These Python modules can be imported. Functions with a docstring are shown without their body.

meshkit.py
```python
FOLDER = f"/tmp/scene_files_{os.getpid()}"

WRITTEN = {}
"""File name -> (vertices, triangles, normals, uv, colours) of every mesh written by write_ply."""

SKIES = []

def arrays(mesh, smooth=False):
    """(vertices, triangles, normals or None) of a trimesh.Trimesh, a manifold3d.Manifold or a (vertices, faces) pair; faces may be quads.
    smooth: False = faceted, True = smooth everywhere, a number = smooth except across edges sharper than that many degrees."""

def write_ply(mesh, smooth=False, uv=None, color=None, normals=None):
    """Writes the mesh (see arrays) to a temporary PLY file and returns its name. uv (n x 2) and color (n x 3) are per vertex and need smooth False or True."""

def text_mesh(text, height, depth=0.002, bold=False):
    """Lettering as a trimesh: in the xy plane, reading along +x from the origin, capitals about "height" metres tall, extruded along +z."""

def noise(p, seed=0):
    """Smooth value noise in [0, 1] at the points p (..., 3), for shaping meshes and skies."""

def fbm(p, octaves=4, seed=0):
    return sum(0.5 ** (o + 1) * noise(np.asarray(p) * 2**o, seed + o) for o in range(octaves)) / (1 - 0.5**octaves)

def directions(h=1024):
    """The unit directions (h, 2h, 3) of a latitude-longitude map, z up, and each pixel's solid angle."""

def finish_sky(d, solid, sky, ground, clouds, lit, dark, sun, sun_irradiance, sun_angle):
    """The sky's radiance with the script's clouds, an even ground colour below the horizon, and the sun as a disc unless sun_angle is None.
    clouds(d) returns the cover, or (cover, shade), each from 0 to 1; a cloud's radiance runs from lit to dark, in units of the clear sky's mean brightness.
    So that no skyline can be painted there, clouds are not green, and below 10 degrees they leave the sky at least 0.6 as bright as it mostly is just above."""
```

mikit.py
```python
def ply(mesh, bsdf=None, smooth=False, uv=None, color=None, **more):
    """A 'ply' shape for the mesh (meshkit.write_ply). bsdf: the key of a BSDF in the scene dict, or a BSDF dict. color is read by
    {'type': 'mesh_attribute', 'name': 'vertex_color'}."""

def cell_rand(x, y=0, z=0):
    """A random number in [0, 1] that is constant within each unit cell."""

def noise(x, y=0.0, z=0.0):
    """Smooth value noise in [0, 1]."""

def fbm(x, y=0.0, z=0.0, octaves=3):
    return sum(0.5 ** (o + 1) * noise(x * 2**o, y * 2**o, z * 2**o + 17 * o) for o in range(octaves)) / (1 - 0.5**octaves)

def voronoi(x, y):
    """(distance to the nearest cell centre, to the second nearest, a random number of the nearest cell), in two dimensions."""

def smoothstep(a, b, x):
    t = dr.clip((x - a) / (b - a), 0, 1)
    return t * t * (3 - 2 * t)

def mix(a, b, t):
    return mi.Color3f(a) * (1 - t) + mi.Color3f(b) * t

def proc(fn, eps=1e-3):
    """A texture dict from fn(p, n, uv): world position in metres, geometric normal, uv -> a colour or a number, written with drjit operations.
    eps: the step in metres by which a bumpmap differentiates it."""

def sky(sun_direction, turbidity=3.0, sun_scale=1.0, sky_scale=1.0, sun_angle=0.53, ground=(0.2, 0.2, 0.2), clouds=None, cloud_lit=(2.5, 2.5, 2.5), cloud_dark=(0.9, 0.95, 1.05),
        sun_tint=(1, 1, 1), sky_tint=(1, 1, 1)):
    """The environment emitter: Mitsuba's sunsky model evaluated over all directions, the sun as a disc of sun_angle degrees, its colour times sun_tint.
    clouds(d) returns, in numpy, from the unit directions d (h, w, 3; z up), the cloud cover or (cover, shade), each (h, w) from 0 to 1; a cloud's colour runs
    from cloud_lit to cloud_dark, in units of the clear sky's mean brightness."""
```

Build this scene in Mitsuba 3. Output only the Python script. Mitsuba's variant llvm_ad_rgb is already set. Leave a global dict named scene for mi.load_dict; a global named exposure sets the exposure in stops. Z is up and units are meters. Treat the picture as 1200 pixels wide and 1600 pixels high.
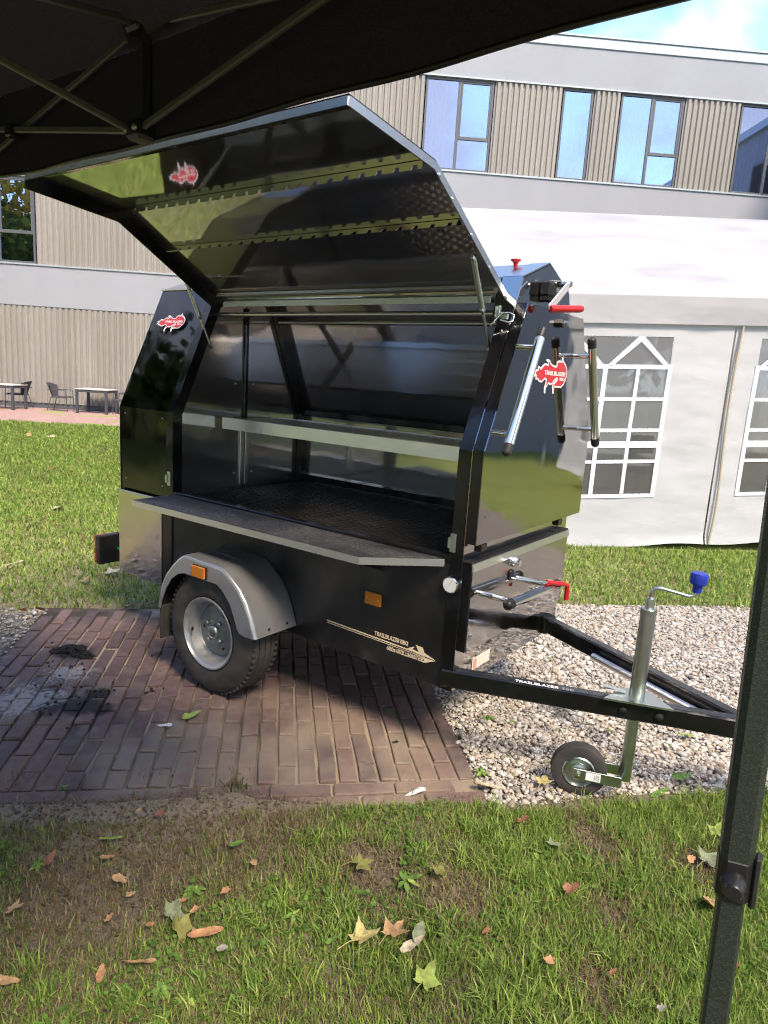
import math, random
import numpy as np, trimesh, drjit as dr, mitsuba as mi
import manifold3d as m3
from shapely.geometry import Polygon, Point
import mikit, meshkit
from mikit import noise, fbm, smoothstep, mix, cell_rand, voronoi

T = mi.ScalarTransform4f
R = np.random.default_rng(11)
random.seed(5)
scene, labels = {}, {}

# ---------------------------------------------------------------- camera, sky, exposure
CAM = np.array([1.298, -2.368, 1.637])
FW, UP = np.array([-0.574, 0.796, -0.192]), np.array([-0.164, 0.118, 0.979])
scene['camera'] = {'type': 'perspective', 'fov': 58.97, 'fov_axis': 'x', 'near_clip': 0.05, 'far_clip': 600.0,
                   'to_world': T().look_at(origin=CAM.tolist(), target=(CAM + FW).tolist(), up=UP.tolist())}


def clouds(d):
    z = np.maximum(d[..., 2], 0.0) + 0.18
    p = np.stack([d[..., 0] / z * 1.15 + 3.1, d[..., 1] / z * 1.15 + 1.7, np.zeros_like(z)], -1)
    n = meshkit.fbm(p * 1.6, 6, seed=4)
    cover = np.clip((n - 0.41) / 0.18, 0, 1)
    cover = cover * cover * (3 - 2 * cover)
    shade = np.clip((meshkit.fbm(p * 2.3 + 9, 4, seed=9) - 0.42) / 0.3, 0, 1) * np.clip((n - 0.5) / 0.2, 0, 1)
    return cover, shade


scene['sky'] = mikit.sky((0.85, -0.45, 1.15), turbidity=3.0, sun_scale=0.30, sky_scale=1.0, sky_tint=(1.03, 0.97, 1.02), sun_angle=16.0, clouds=clouds, cloud_lit=(1.15, 1.12, 1.22), cloud_dark=(0.62, 0.63, 0.72), ground=(0.15, 0.17, 0.1))
exposure = 3.8

# ---------------------------------------------------------------- helpers
def key_of(name):
    k, i = name, 0
    while k in scene or k in labels:
        i += 1
        k = f'{name}_{i:03d}'
    return k


def thing(name, label, cat, group=None, kind=None):
    k = key_of(name)
    labels[k] = {'label': label, 'category': cat}
    if group: labels[k]['group'] = group
    if kind: labels[k]['kind'] = kind
    return k


def put(parent, name, mesh, mat, smooth=False, label=None, kind=None, **kw):
    k = key_of(f'{parent}__{name}' if parent else name)
    scene[k] = mikit.ply(mesh, mat, smooth, **kw)
    if label or kind:
        labels[k] = {}
        if label: labels[k]['label'] = label
        if kind: labels[k]['kind'] = kind
    return k


def tag(k, label, cat, group=None):
    labels[k] = {'label': label, 'category': cat}
    if group: labels[k]['group'] = group
    return k


def cat(ms):
    return trimesh.util.concatenate([m for m in ms if m is not None])


def unit(v):
    v = np.asarray(v, float)
    return v / np.linalg.norm(v)


def hull(pts):
    return trimesh.Trimesh(np.asarray(pts, float)).convex_hull if False else trimesh.convex.convex_hull(np.asarray(pts, float))


def box(x0, x1, y0, y1, z0, z1, c=0.0):
    """an axis-aligned box with chamfered edges"""
    if c <= 0:
        b = trimesh.creation.box((x1 - x0, y1 - y0, z1 - z0))
        b.apply_translation(((x0 + x1) / 2, (y0 + y1) / 2, (z0 + z1) / 2))
        return b
    pts = []
    for X, sx in ((x0, 1), (x1, -1)):
        for Y, sy in ((y0, 1), (y1, -1)):
            for Z, sz in ((z0, 1), (z1, -1)):
                pts += [(X, Y + sy * c, Z + sz * c), (X + sx * c, Y, Z + sz * c), (X + sx * c, Y + sy * c, Z)]
    return hull(pts)


def frame(d):
    d = unit(d)
    a = np.array([0, 0, 1.0]) if abs(d[2]) < 0.9 else np.array([1.0, 0, 0])
    u = unit(np.cross(a, d))
    return u, np.cross(d, u)


def bar(p, q, w, h, c=0.0, up=(0, 0, 1)):
    """a rectangular bar from p to q, w wide sideways and h high"""
    p, q = np.asarray(p, float), np.asarray(q, float)
    d = unit(q - p)
    s = unit(np.cross(d, up)) if np.linalg.norm(np.cross(d, up)) > 1e-6 else frame(d)[0]
    t = np.cross(s, d)
    L = np.linalg.norm(q - p)
    b = box(0, L, -w / 2, w / 2, -h / 2, h / 2, c)
    M = np.eye(4)
    M[:3, 0], M[:3, 1], M[:3, 2], M[:3, 3] = d, -s, t, p
    b.apply_transform(M)
    return b


def tube(pts, r, n=12, cap=True):
    """a round tube along a polyline; r may be a list"""
    P = np.asarray(pts, float)
    rr = np.broadcast_to(np.asarray(r, float), (len(P),))
    t = np.gradient(P, axis=0)
    t = np.array([unit(x) for x in t])
    u, v = frame(t[0])
    V = []
    for i in range(len(P)):
        u = unit(u - t[i] * (u @ t[i])); v = np.cross(t[i], u)
        a = np.arange(n) * 2 * np.pi / n
        V.append(P[i] + rr[i] * (np.cos(a)[:, None] * u + np.sin(a)[:, None] * v))
    V = np.vstack(V)
    F = []
    for i in range(len(P) - 1):
        for k in range(n):
            a, b = i * n + k, i * n + (k + 1) % n
            F += [(a, b, b + n), (a, b + n, a + n)]
    if cap:
        V = np.vstack([V, P[0], P[-1]])
        c0, c1, o = len(V) - 2, len(V) - 1, (len(P) - 1) * n
        for k in range(n):
            F += [(c0, (k + 1) % n, k), (c1, o + k, o + (k + 1) % n)]
    return trimesh.Trimesh(V, np.array(F), process=False)


def lathe(prof, o, axis, n=40):
    """(radius, height) profile turned about the axis through o"""
    u, v = frame(axis)
    w = unit(axis)
    a = np.arange(n) * 2 * np.pi / n
    V = np.vstack([np.asarray(o) + h * w + r * (np.cos(a)[:, None] * u + np.sin(a)[:, None] * v) for r, h in prof])
    F = []
    for i in range(len(prof) - 1):
        for k in range(n):
            p, q = i * n + k, i * n + (k + 1) % n
            F += [(p, q, q + n), (p, q + n, p + n)]
    m = trimesh.Trimesh(V, np.array(F), process=True)
    m.update_faces(m.nondegenerate_faces())
    return m


def prism(poly, o, u, v, th):
    """a shapely polygon (or list of points) in the frame o, u, v, extruded by th along u x v"""
    g = poly if isinstance(poly, Polygon) else Polygon(poly)
    parts = getattr(g, 'geoms', [g])
    out = []
    for q in parts:
        m = trimesh.creation.extrude_polygon(q, abs(th), engine='earcut')
        if th < 0: m.apply_translation((0, 0, th))
        out.append(m)
    m = cat(out)
    u, v = np.asarray(u, float), np.asarray(v, float)
    M = np.eye(4)
    M[:3, 0], M[:3, 1], M[:3, 2], M[:3, 3] = u, v, np.cross(u, v), o
    m.apply_transform(M)
    return m


def rrect(x0, x1, y0, y1, r):
    return Polygon([(x0 + r, y0 + r), (x1 - r, y0 + r), (x1 - r, y1 - r), (x0 + r, y1 - r)]).buffer(r, 4)


def text_on(s, h, o, u, v, depth=0.0012, bold=True, width=None):
    m = meshkit.text_mesh(s, h, depth, bold)
    if width: m.apply_scale((width / m.extents[0], 1, 1))
    M = np.eye(4)
    M[:3, 0], M[:3, 1], M[:3, 2], M[:3, 3] = u, v, np.cross(u, v), o
    m.apply_transform(M)
    return m


# ---------------------------------------------------------------- materials
def rgb(c):
    return {'type': 'rgb', 'value': list(c)} if not isinstance(c, dict) else c


def mat(name, base, rough=0.5, metal=0.0, bump=None, spec=0.5, two=True, **kw):
    b = {'type': 'principled', 'base_color': rgb(base), 'roughness': rough if not isinstance(rough, dict) else rough, 'metallic': metal, 'specular': spec, **kw}
    if bump: b = {'type': 'bumpmap', 'arbitrary': bump[0], 'scale': bump[1], 'bsdf': b}
    scene[name] = {'type': 'twosided', 'bsdf': b} if two else b
    return name


wav = mikit.proc(lambda p, n, uv: fbm(p.x * 5 + 3, p.y * 5, p.z * 5, 2), eps=4e-3)
steel_rough = mikit.proc(lambda p, n, uv: 0.035 + 0.16 * smoothstep(0.48, 0.8, fbm(p.x * 9, p.y * 9, p.z * 3, 4)))
mat('door_steel', (0.36, 0.35, 0.355), steel_rough, 1.0, (wav, 0.0013))
mat('brushed_bright', (0.74, 0.73, 0.71), 0.34, 1.0)
mat('mirror_steel', (0.50, 0.49, 0.475), steel_rough, 1.0, (wav, 0.0016))
mat('smoked_steel', (0.06, 0.062, 0.068), steel_rough, 1.0, (wav, 0.0010))
def half_polished(name, base, sharp, soft, bs, w):
    lobes = [{'type': 'bumpmap', 'arbitrary': wav, 'scale': bs, 'bsdf': {'type': 'principled', 'base_color': rgb(base), 'roughness': q, 'metallic': 1.0}} for q in (sharp, soft)]
    scene[name] = {'type': 'twosided', 'bsdf': {'type': 'blendbsdf', 'weight': w, 'a': lobes[0], 'b': lobes[1]}}
half_polished('inner_steel', (0.56, 0.55, 0.55), 0.06, 0.42, 0.0014, 0.16)
half_polished('hatch_steel', (0.58, 0.58, 0.59), 0.05, 0.42, 0.0009, 0.16)
mat('bright_steel', (0.60, 0.59, 0.58), 0.24, 1.0)
mat('pale_ash', mikit.proc(lambda p, n, uv: mix((0.40, 0.385, 0.36), (0.16, 0.14, 0.12), fbm(p.x * 6, p.y * 6, 2, 4))), 0.9)
mat('crank_grey', (0.55, 0.55, 0.56), 0.45, 0.4)
mat('chrome', (0.78, 0.78, 0.78), 0.06, 1.0)
mat('zinc', (0.50, 0.54, 0.50), mikit.proc(lambda p, n, uv: 0.2 + 0.2 * fbm(p.x * 30, p.y * 30, p.z * 30, 2)), 1.0)
mat('black_paint', (0.006, 0.006, 0.007), mikit.proc(lambda p, n, uv: 0.08 + 0.30 * smoothstep(0.4, 0.8, fbm(p.x * 13, p.y * 13, p.z * 8, 4))), 0, spec=0.45)
mat('satin_black', mikit.proc(lambda p, n, uv: mix((0.008, 0.008, 0.0085), (0.034, 0.031, 0.028), 0.75 * smoothstep(0.46, 0.80, fbm(p.x * 7, p.y * 7, p.z * 4, 5)))), mikit.proc(lambda p, n, uv: 0.26 + 0.35 * fbm(p.x * 11, p.y * 11, p.z * 7, 3)), 0, spec=0.4)
mat('silver_paint', mikit.proc(lambda p, n, uv: mix((0.46, 0.46, 0.475), (0.26, 0.245, 0.225), 0.8 * smoothstep(0.45, 0.85, fbm(p.x * 8, p.y * 8, p.z * 8, 5)) * smoothstep(0.75, 0.42, p.z))), 0.30, 0.75)
mat('rubber', mikit.proc(lambda p, n, uv: mix((0.012, 0.012, 0.012), (0.058, 0.052, 0.047), fbm(p.x * 14, p.y * 14, p.z * 14, 3))), 0.72)
mat('rim_silver', mikit.proc(lambda p, n, uv: mix((0.33, 0.34, 0.35), (0.15, 0.138, 0.125), 0.8 * smoothstep(0.45, 0.8, fbm(p.x * 12, p.y * 12, p.z * 12, 4)))), 0.36, 0.55)
mat('wheel_dust', (0.20, 0.205, 0.20), 0.5, 0.5)
mat('amber', (0.46, 0.16, 0.015), 0.2)
mat('red_plastic', (0.42, 0.012, 0.014), 0.28)
mat('dark_red_plastic', (0.25, 0.015, 0.015), 0.35)
mat('blue_plastic', (0.012, 0.03, 0.30), 0.35)
mat('decal_white', (0.74, 0.74, 0.74), 0.4)
mat('decal_red', (0.45, 0.028, 0.035), 0.35)
mat('decal_gold', (0.62, 0.52, 0.36), 0.4)
mat('sticker', (0.62, 0.56, 0.47), 0.5)
mat('sticker_red', (0.55, 0.25, 0.2), 0.5)
mat('bar_ink', (0.12, 0.12, 0.12), 0.5)
mat('dial', (0.66, 0.67, 0.66), 0.3)
mat('green_plug', (0.0, 0.22, 0.12), 0.4)
mat('grate_iron', mikit.proc(lambda p, n, uv: mix((0.010, 0.010, 0.010), (0.030, 0.024, 0.018), smoothstep(0.45, 0.8, fbm(p.x * 7, p.y * 7, p.z * 7, 3)))), 0.45, 0.3)
# wet shelf: metal with scattered droplets
def drops(p, n, uv):
    d, _, r = voronoi(p.x * 95, p.y * 95)
    return smoothstep(0.42, 0.2, d) * (r > 0.55) * smoothstep(0.3, 0.55, fbm(p.x * 5, p.y * 7, 0, 2))
mat('wet_steel', mikit.proc(lambda p, n, uv: mix((0.13, 0.13, 0.137), (0.24, 0.24, 0.25), smoothstep(0.40, 0.62, noise(p.x * 170, p.y * 170, 1)) * smoothstep(0.25, 0.6, fbm(p.x * 6, p.y * 9, 3, 3)))), 0.55, 1.0, (mikit.proc(drops, eps=1.2e-3), 0.005))
mat('wet_black', (0.012, 0.013, 0.016), 0.10, 0, (mikit.proc(drops, eps=1.2e-3), 0.0014), spec=1.0, clearcoat=0.6)
mat('canopy_frame', mikit.proc(lambda p, n, uv: mix((0.018, 0.026, 0.018), (0.042, 0.054, 0.040), smoothstep(0.4, 0.8, noise(p.x * 620, p.y * 620, p.z * 620)))), 0.42, 0.2)
mat('truss_paint', (0.105, 0.106, 0.090), 0.45, 0.2)
mat('canopy_plastic', (0.012, 0.012, 0.013), 0.35)
scene['canopy_fabric'] = {'type': 'principledthin', 'base_color': rgb(mikit.proc(lambda p, n, uv: mix((0.022, 0.0205, 0.019), (0.034, 0.032, 0.0295), noise(p.x * 300, p.y * 300, p.z * 300)))), 'roughness': 0.75, 'diff_trans': 0.25, 'spec_trans': 0.0}
# building
render_bump = mikit.proc(lambda p, n, uv: fbm(p.x * 60, p.y * 60, p.z * 60, 2), eps=2e-3)
mat('render_white', mikit.proc(lambda p, n, uv: mix((0.345, 0.36, 0.395), (0.295, 0.308, 0.335), fbm(p.x * 0.8 + 0.2 * p.y, p.y * 0.8, p.z * 0.25, 4))), 0.85)
mat('cladding', mikit.proc(lambda p, n, uv: mix((0.305, 0.287, 0.263), (0.255, 0.237, 0.213), smoothstep(0.3, 0.8, fbm(p.x * 1.4, p.y * 1.4, p.z * 0.12, 4)))), 0.55)
mat('coping', (0.44, 0.49, 0.52), 0.4, 0.35)
mat('window_frame', (0.10, 0.105, 0.115), 0.4)
mat('dark_room', (0.035, 0.035, 0.04), 0.9)
mat('curtain', (0.34, 0.34, 0.33), 0.9)
scene['window_glass'] = {'type': 'blendbsdf', 'weight': 0.8, 'a': {'type': 'thindielectric', 'int_ior': 1.5}, 'b': {'type': 'twosided', 'bsdf': {'type': 'conductor', 'material': 'none', 'specular_reflectance': rgb((0.40, 0.50, 0.74))}}}
# tent
wr = mikit.proc(lambda p, n, uv: fbm(p.x * 3 + 5, p.y * 3, p.z * 7, 5), eps=6e-3)
def tent_mat(name, base, tr, bs):
    scene[name] = {'type': 'bumpmap', 'arbitrary': wr, 'scale': bs, 'bsdf': {'type': 'principledthin', 'base_color': rgb(base), 'roughness': 0.45, 'diff_trans': tr}}
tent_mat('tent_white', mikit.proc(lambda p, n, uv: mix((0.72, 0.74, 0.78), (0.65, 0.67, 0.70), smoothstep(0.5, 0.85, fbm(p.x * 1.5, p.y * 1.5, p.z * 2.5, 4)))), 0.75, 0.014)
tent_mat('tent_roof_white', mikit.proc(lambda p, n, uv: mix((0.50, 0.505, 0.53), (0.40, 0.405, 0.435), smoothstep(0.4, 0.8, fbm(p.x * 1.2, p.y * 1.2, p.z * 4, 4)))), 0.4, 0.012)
tent_mat('tent_trim', (0.82, 0.86, 0.92), 0.4, 0.0)
mat('tent_pole_mat', (0.42, 0.36, 0.27), 0.5)
mat('tent_floor', (0.10, 0.085, 0.075), 0.8)
mat('dark_cloth', (0.04, 0.04, 0.045), 0.8)
mat('beige_cloth', (0.45, 0.41, 0.35), 0.8)
scene['clear_pvc'] = {'type': 'blendbsdf', 'weight': 0.16, 'a': {'type': 'thindielectric', 'int_ior': 1.45}, 'b': {'type': 'principledthin', 'base_color': rgb((0.75, 0.75, 0.74)), 'roughness': 0.5, 'diff_trans': 1.0}}
mat('slate_metal', (0.06, 0.064, 0.082), 0.45)
mat('slate_rattan', (0.05, 0.05, 0.062), 0.7)
mat('table_top', (0.46, 0.44, 0.41), 0.5)

# the patio frame: u along its front edge, v away from it
UA = 0.78
U, V = np.array([math.cos(UA), math.sin(UA), 0]), np.array([-math.sin(UA), math.cos(UA), 0])
O = np.array([0.15, -0.10, 0.0])
def uv_of(x, y):
    return (x - O[0]) * U[0] + (y - O[1]) * U[1], (x - O[0]) * V[0] + (y - O[1]) * V[1]
def uvp(u, v, z=0.0):
    return O + u * U + v * V + np.array([0, 0, z])
PU0, PU1, PV0, PV1 = -2.30, 0.09, -0.075, 2.20            # the brick patio's rectangle

BLOBS_W = [(-1.962, -0.591, 0.16), (-1.861, -0.897, 0.20), (-1.80, -0.72, 0.10)]                 # pale wood ash
BLOBS_B = [(-2.223, -0.419, 0.13), (-1.664, -0.614, 0.07), (-1.60, -0.74, 0.11), (-1.50, -0.69, 0.07), (-1.70, -0.86, 0.09)]   # soot
def stains(p, c):
    wob = fbm(p.x * 9, p.y * 9, 0, 4)
    fine = fbm(p.x * 60, p.y * 60, 5, 2)
    def field(blobs):
        s = mi.Float(0)
        for x, y, r in blobs:
            s = dr.maximum(s, dr.exp(-(dr.square(p.x - x) + dr.square(p.y - y)) / (r * r)))
        return s
    b = smoothstep(0.25, 0.75, field(BLOBS_B) * (0.4 + 1.2 * wob))
    w = smoothstep(0.28, 0.8, field(BLOBS_W) * (0.9 * wob + 1.3 * fine - 0.35))
    sand = smoothstep(0.5, 0.85, fbm(p.x * 2.3 + 7, p.y * 2.3, 3, 4) + 0.25 * dr.exp(-(dr.square(p.x + 0.75) + dr.square(p.y + 0.50)) / 0.20) + 0.4 * dr.exp(-(dr.square(p.x + 1.0) + dr.square(p.y + 0.95)) / 0.10))
    c = mix(c, (0.26, 0.205, 0.155), 0.75 * sand)
    c = mix(c, (0.014, 0.013, 0.013), 0.92 * b)
    return mix(c, (0.42, 0.405, 0.38), 0.5 * w)
def brick_fn(tone):
    def fn(p, n, uv):
        f = fbm(p.x * 38, p.y * 38, p.z * 38, 3)
        c = mix(tone, (tone[0] * 0.62, tone[1] * 0.60, tone[2] * 0.62), f)
        c = mix(c, (0.24, 0.19, 0.16), 0.5 * smoothstep(0.55, 0.9, fbm(p.x * 11, p.y * 11, 9, 3)))
        return stains(p, c)
    return mikit.proc(fn)
bb = mikit.proc(lambda p, n, uv: fbm(p.x * 70, p.y * 70, p.z * 70, 3), eps=1.5e-3)
BRICKS = []
for i, tone in enumerate([(0.165, 0.106, 0.096), (0.138, 0.092, 0.086), (0.19, 0.120, 0.104), (0.115, 0.081, 0.079)]):
    BRICKS.append(mat(f'brick_clay_{i}', brick_fn(tone), 0.82, 0, (bb, 0.004)))
mat('joint_sand', mikit.proc(lambda p, n, uv: stains(p, mix((0.045, 0.036, 0.028), (0.34, 0.275, 0.20), smoothstep(0.3, 0.72, fbm(p.x * 2.5 + 2, p.y * 2.5, 0, 4))))), 0.95)
def soil_fn(p, n, uv):
    f = fbm(p.x * 14, p.y * 14, 0, 4)
    far = smoothstep(4.0, 9.0, dr.sqrt(dr.square(p.x - 1.3) + dr.square(p.y + 2.4)))
    v = (p.x - 0.15) * float(V[0]) + (p.y + 0.10) * float(V[1])
    c = mix((0.07, 0.055, 0.043), (0.17, 0.135, 0.105), f)
    c = mix(c, (0.27, 0.215, 0.16), 0.8 * smoothstep(-0.42, -0.12, v + 0.5 * fbm(p.x * 3, p.y * 3, 4, 4) - 0.25) * smoothstep(0.1, -0.6, p.x))
    g = mix((0.17, 0.23, 0.04), (0.25, 0.30, 0.07), fbm(p.x * 1.7, p.y * 1.7, 2, 4))
    return mix(c, g, 0.04 + 0.8 * far)
mat('soil', mikit.proc(soil_fn), 0.95, 0, (mikit.proc(lambda p, n, uv: fbm(p.x * 30, p.y * 30, 0, 5), eps=3e-3), 0.045))
mat('gravel_bed', mikit.proc(lambda p, n, uv: mix((0.10, 0.085, 0.07), (0.26, 0.23, 0.19), fbm(p.x * 60, p.y * 60, 0, 3))), 0.95)
mat('terrace_paving', mikit.proc(lambda p, n, uv: mix((0.215, 0.135, 0.125), (0.28, 0.19, 0.17), fbm(p.x * 3, p.y * 3, 0, 4))), 0.85)
scene['vertex_matte'] = {'type': 'twosided', 'bsdf': {'type': 'principled', 'base_color': {'type': 'mesh_attribute', 'name': 'vertex_color'}, 'roughness': 0.75, 'specular': 0.3}}
scene['vertex_leaf'] = {'type': 'principledthin', 'base_color': {'type': 'mesh_attribute', 'name': 'vertex_color'}, 'roughness': 0.5, 'diff_trans': 0.7}
# ---------------------------------------------------------------- ground, terrace, gravel bed, patio base
def path_mask(u, v):
    """1 inside the paved and gravelled strip, 0 on the lawn; soil creeps over the front bricks in places"""
    creep = 0.02 + np.where(u < 0.1, 0.30 * np.clip(meshkit.fbm(np.stack([u * 2.1, 0 * u + 3, 0 * u], -1), 4, 17) - 0.42, 0, 1) + 0.07 * np.clip((-0.5 - u) / 0.6, 0, 1), 0)
    return np.clip(1 - np.maximum(np.maximum(creep - v, v - 2.2), -6.4 - u) / 0.09, 0, 1)
def ground_mesh():
    xs = np.concatenate([[-400, -150, -70, -40, -28], np.arange(-22, -5, 0.6), np.arange(-5, -2.4, 0.1), np.arange(-2.4, 2.2, 0.035), np.arange(2.2, 3.2, 0.1), np.arange(3.2, 9, 0.6), [12, 20, 40, 90, 200, 400]])
    ys = np.concatenate([[-400, -150, -60, -30, -15, -8], np.arange(-5, -2, 0.3), np.arange(-2, 1.2, 0.035), np.arange(1.2, 1.6, 0.1), np.arange(1.6, 16, 0.5), [18, 24, 40, 80, 180, 400]])
    X, Y = np.meshgrid(xs, ys, indexing='ij')
    u, v = (X - O[0]) * U[0] + (Y - O[1]) * U[1], (X - O[0]) * V[0] + (Y - O[1]) * V[1]
    h = meshkit.fbm(np.stack([X * 2.2, Y * 2.2, 0 * X], -1), 4, seed=3)
    inside = path_mask(u, v)
    Z = (-0.026 + 0.036 * h + 0.016 * np.exp(-(v / 0.22) ** 2)) * (1 - inside) - 0.055 * inside
    n, m = X.shape
    i = np.arange(n * m).reshape(n, m)
    F = np.stack([i[:-1, :-1], i[1:, :-1], i[1:, 1:], i[:-1, 1:]], -1).reshape(-1, 4)
    F = np.vstack([F[:, [0, 1, 2]], F[:, [0, 2, 3]]])
    return trimesh.Trimesh(np.stack([X, Y, Z], -1).reshape(-1, 3), F, process=False)
put(None, 'ground', ground_mesh(), 'soil', True, kind='structure')

def sheet(pts, z):
    P = np.array([[p[0], p[1], z] for p in pts])
    return trimesh.Trimesh(P, np.array([[0, k, k + 1] for k in range(1, len(P) - 1)]), process=False)
put(None, 'gravel_path', sheet([uvp(PU1 - 0.02, -0.16), uvp(9, -0.16), uvp(9, 2.36), uvp(PU1 - 0.02, 2.36)], -0.022), 'gravel_bed', kind='structure')
put(None, 'gravel_path', sheet([uvp(-6.5, 0.0), uvp(PU0 + 0.02, 0.0), uvp(PU0 + 0.02, 2.1), uvp(-6.5, 2.1)], -0.022), 'gravel_bed', kind='structure')
patio = put(None, 'brick_patio', sheet([uvp(PU0, PV0 - 0.01), uvp(PU1, PV0 - 0.01), uvp(PU1, PV1), uvp(PU0, PV1)], -0.013), 'joint_sand', kind='structure')

def brick_mesh(L, W, H, seed):
    r = np.random.default_rng(seed)
    c = 0.0045
    b = box(-L / 2, L / 2, -W / 2, W / 2, -H, 0, c)
    b.vertices += r.normal(0, 0.0017, b.vertices.shape)
    return b
BL, BW = 0.2555, 0.0845
KINDS = [brick_mesh(BL - 0.0125, BW - 0.0125, 0.05, s) for s in range(4)]
HALF = [brick_mesh(BL / 2 - 0.0125, BW - 0.0125, 0.05, s + 9) for s in range(2)]
PLY = {}
def brick_at(u, v, along_v, half=False):
    k = int(R.integers(0, 2 if half else 4)); m = int(R.integers(0, 4))
    if (k, m, half) not in PLY:
        PLY[k, m, half] = mikit.ply((HALF if half else KINDS)[k], BRICKS[m], False)
    q = uvp(u, v, R.normal(-0.0015, 0.0030))
    a = math.degrees(UA) + (90 if along_v else 0) + R.normal(0, 1.0) + (180 if R.random() < 0.5 else 0)
    key = key_of(patio + '__brick')
    scene[key] = {**PLY[k, m, half], 'to_world': T().translate(q.tolist()).rotate([0, 0, 1], a).rotate([1, 0, 0], R.normal(0, 0.9)).rotate([0, 1, 0], R.normal(0, 0.4))}
ncol = int((PU1 - PU0) / BW)
for row in range(2):
    for i in range(int((PU1 - PU0) / BL) + 1):
        u = PU1 - (i + 0.5) * BL - (0.11 if row else 0)
        if u > PU0 + 0.1 and not (row == 0 and u < -0.9 and R.random() < 0.5):
            brick_at(u, PV0 + (row + 0.5) * BW, False)
VF = PV0 + 2 * BW + 0.004
for c in range(ncol):
    u = PU1 - (c + 0.5) * BW
    off = 0 if c % 2 == 0 else BL / 2
    if off: brick_at(u, VF + BL / 4, True, True)
    n = int((PV1 - VF - off) / BL)
    for j in range(n):
        brick_at(u, VF + off + (j + 0.5) * BL, True)

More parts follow.
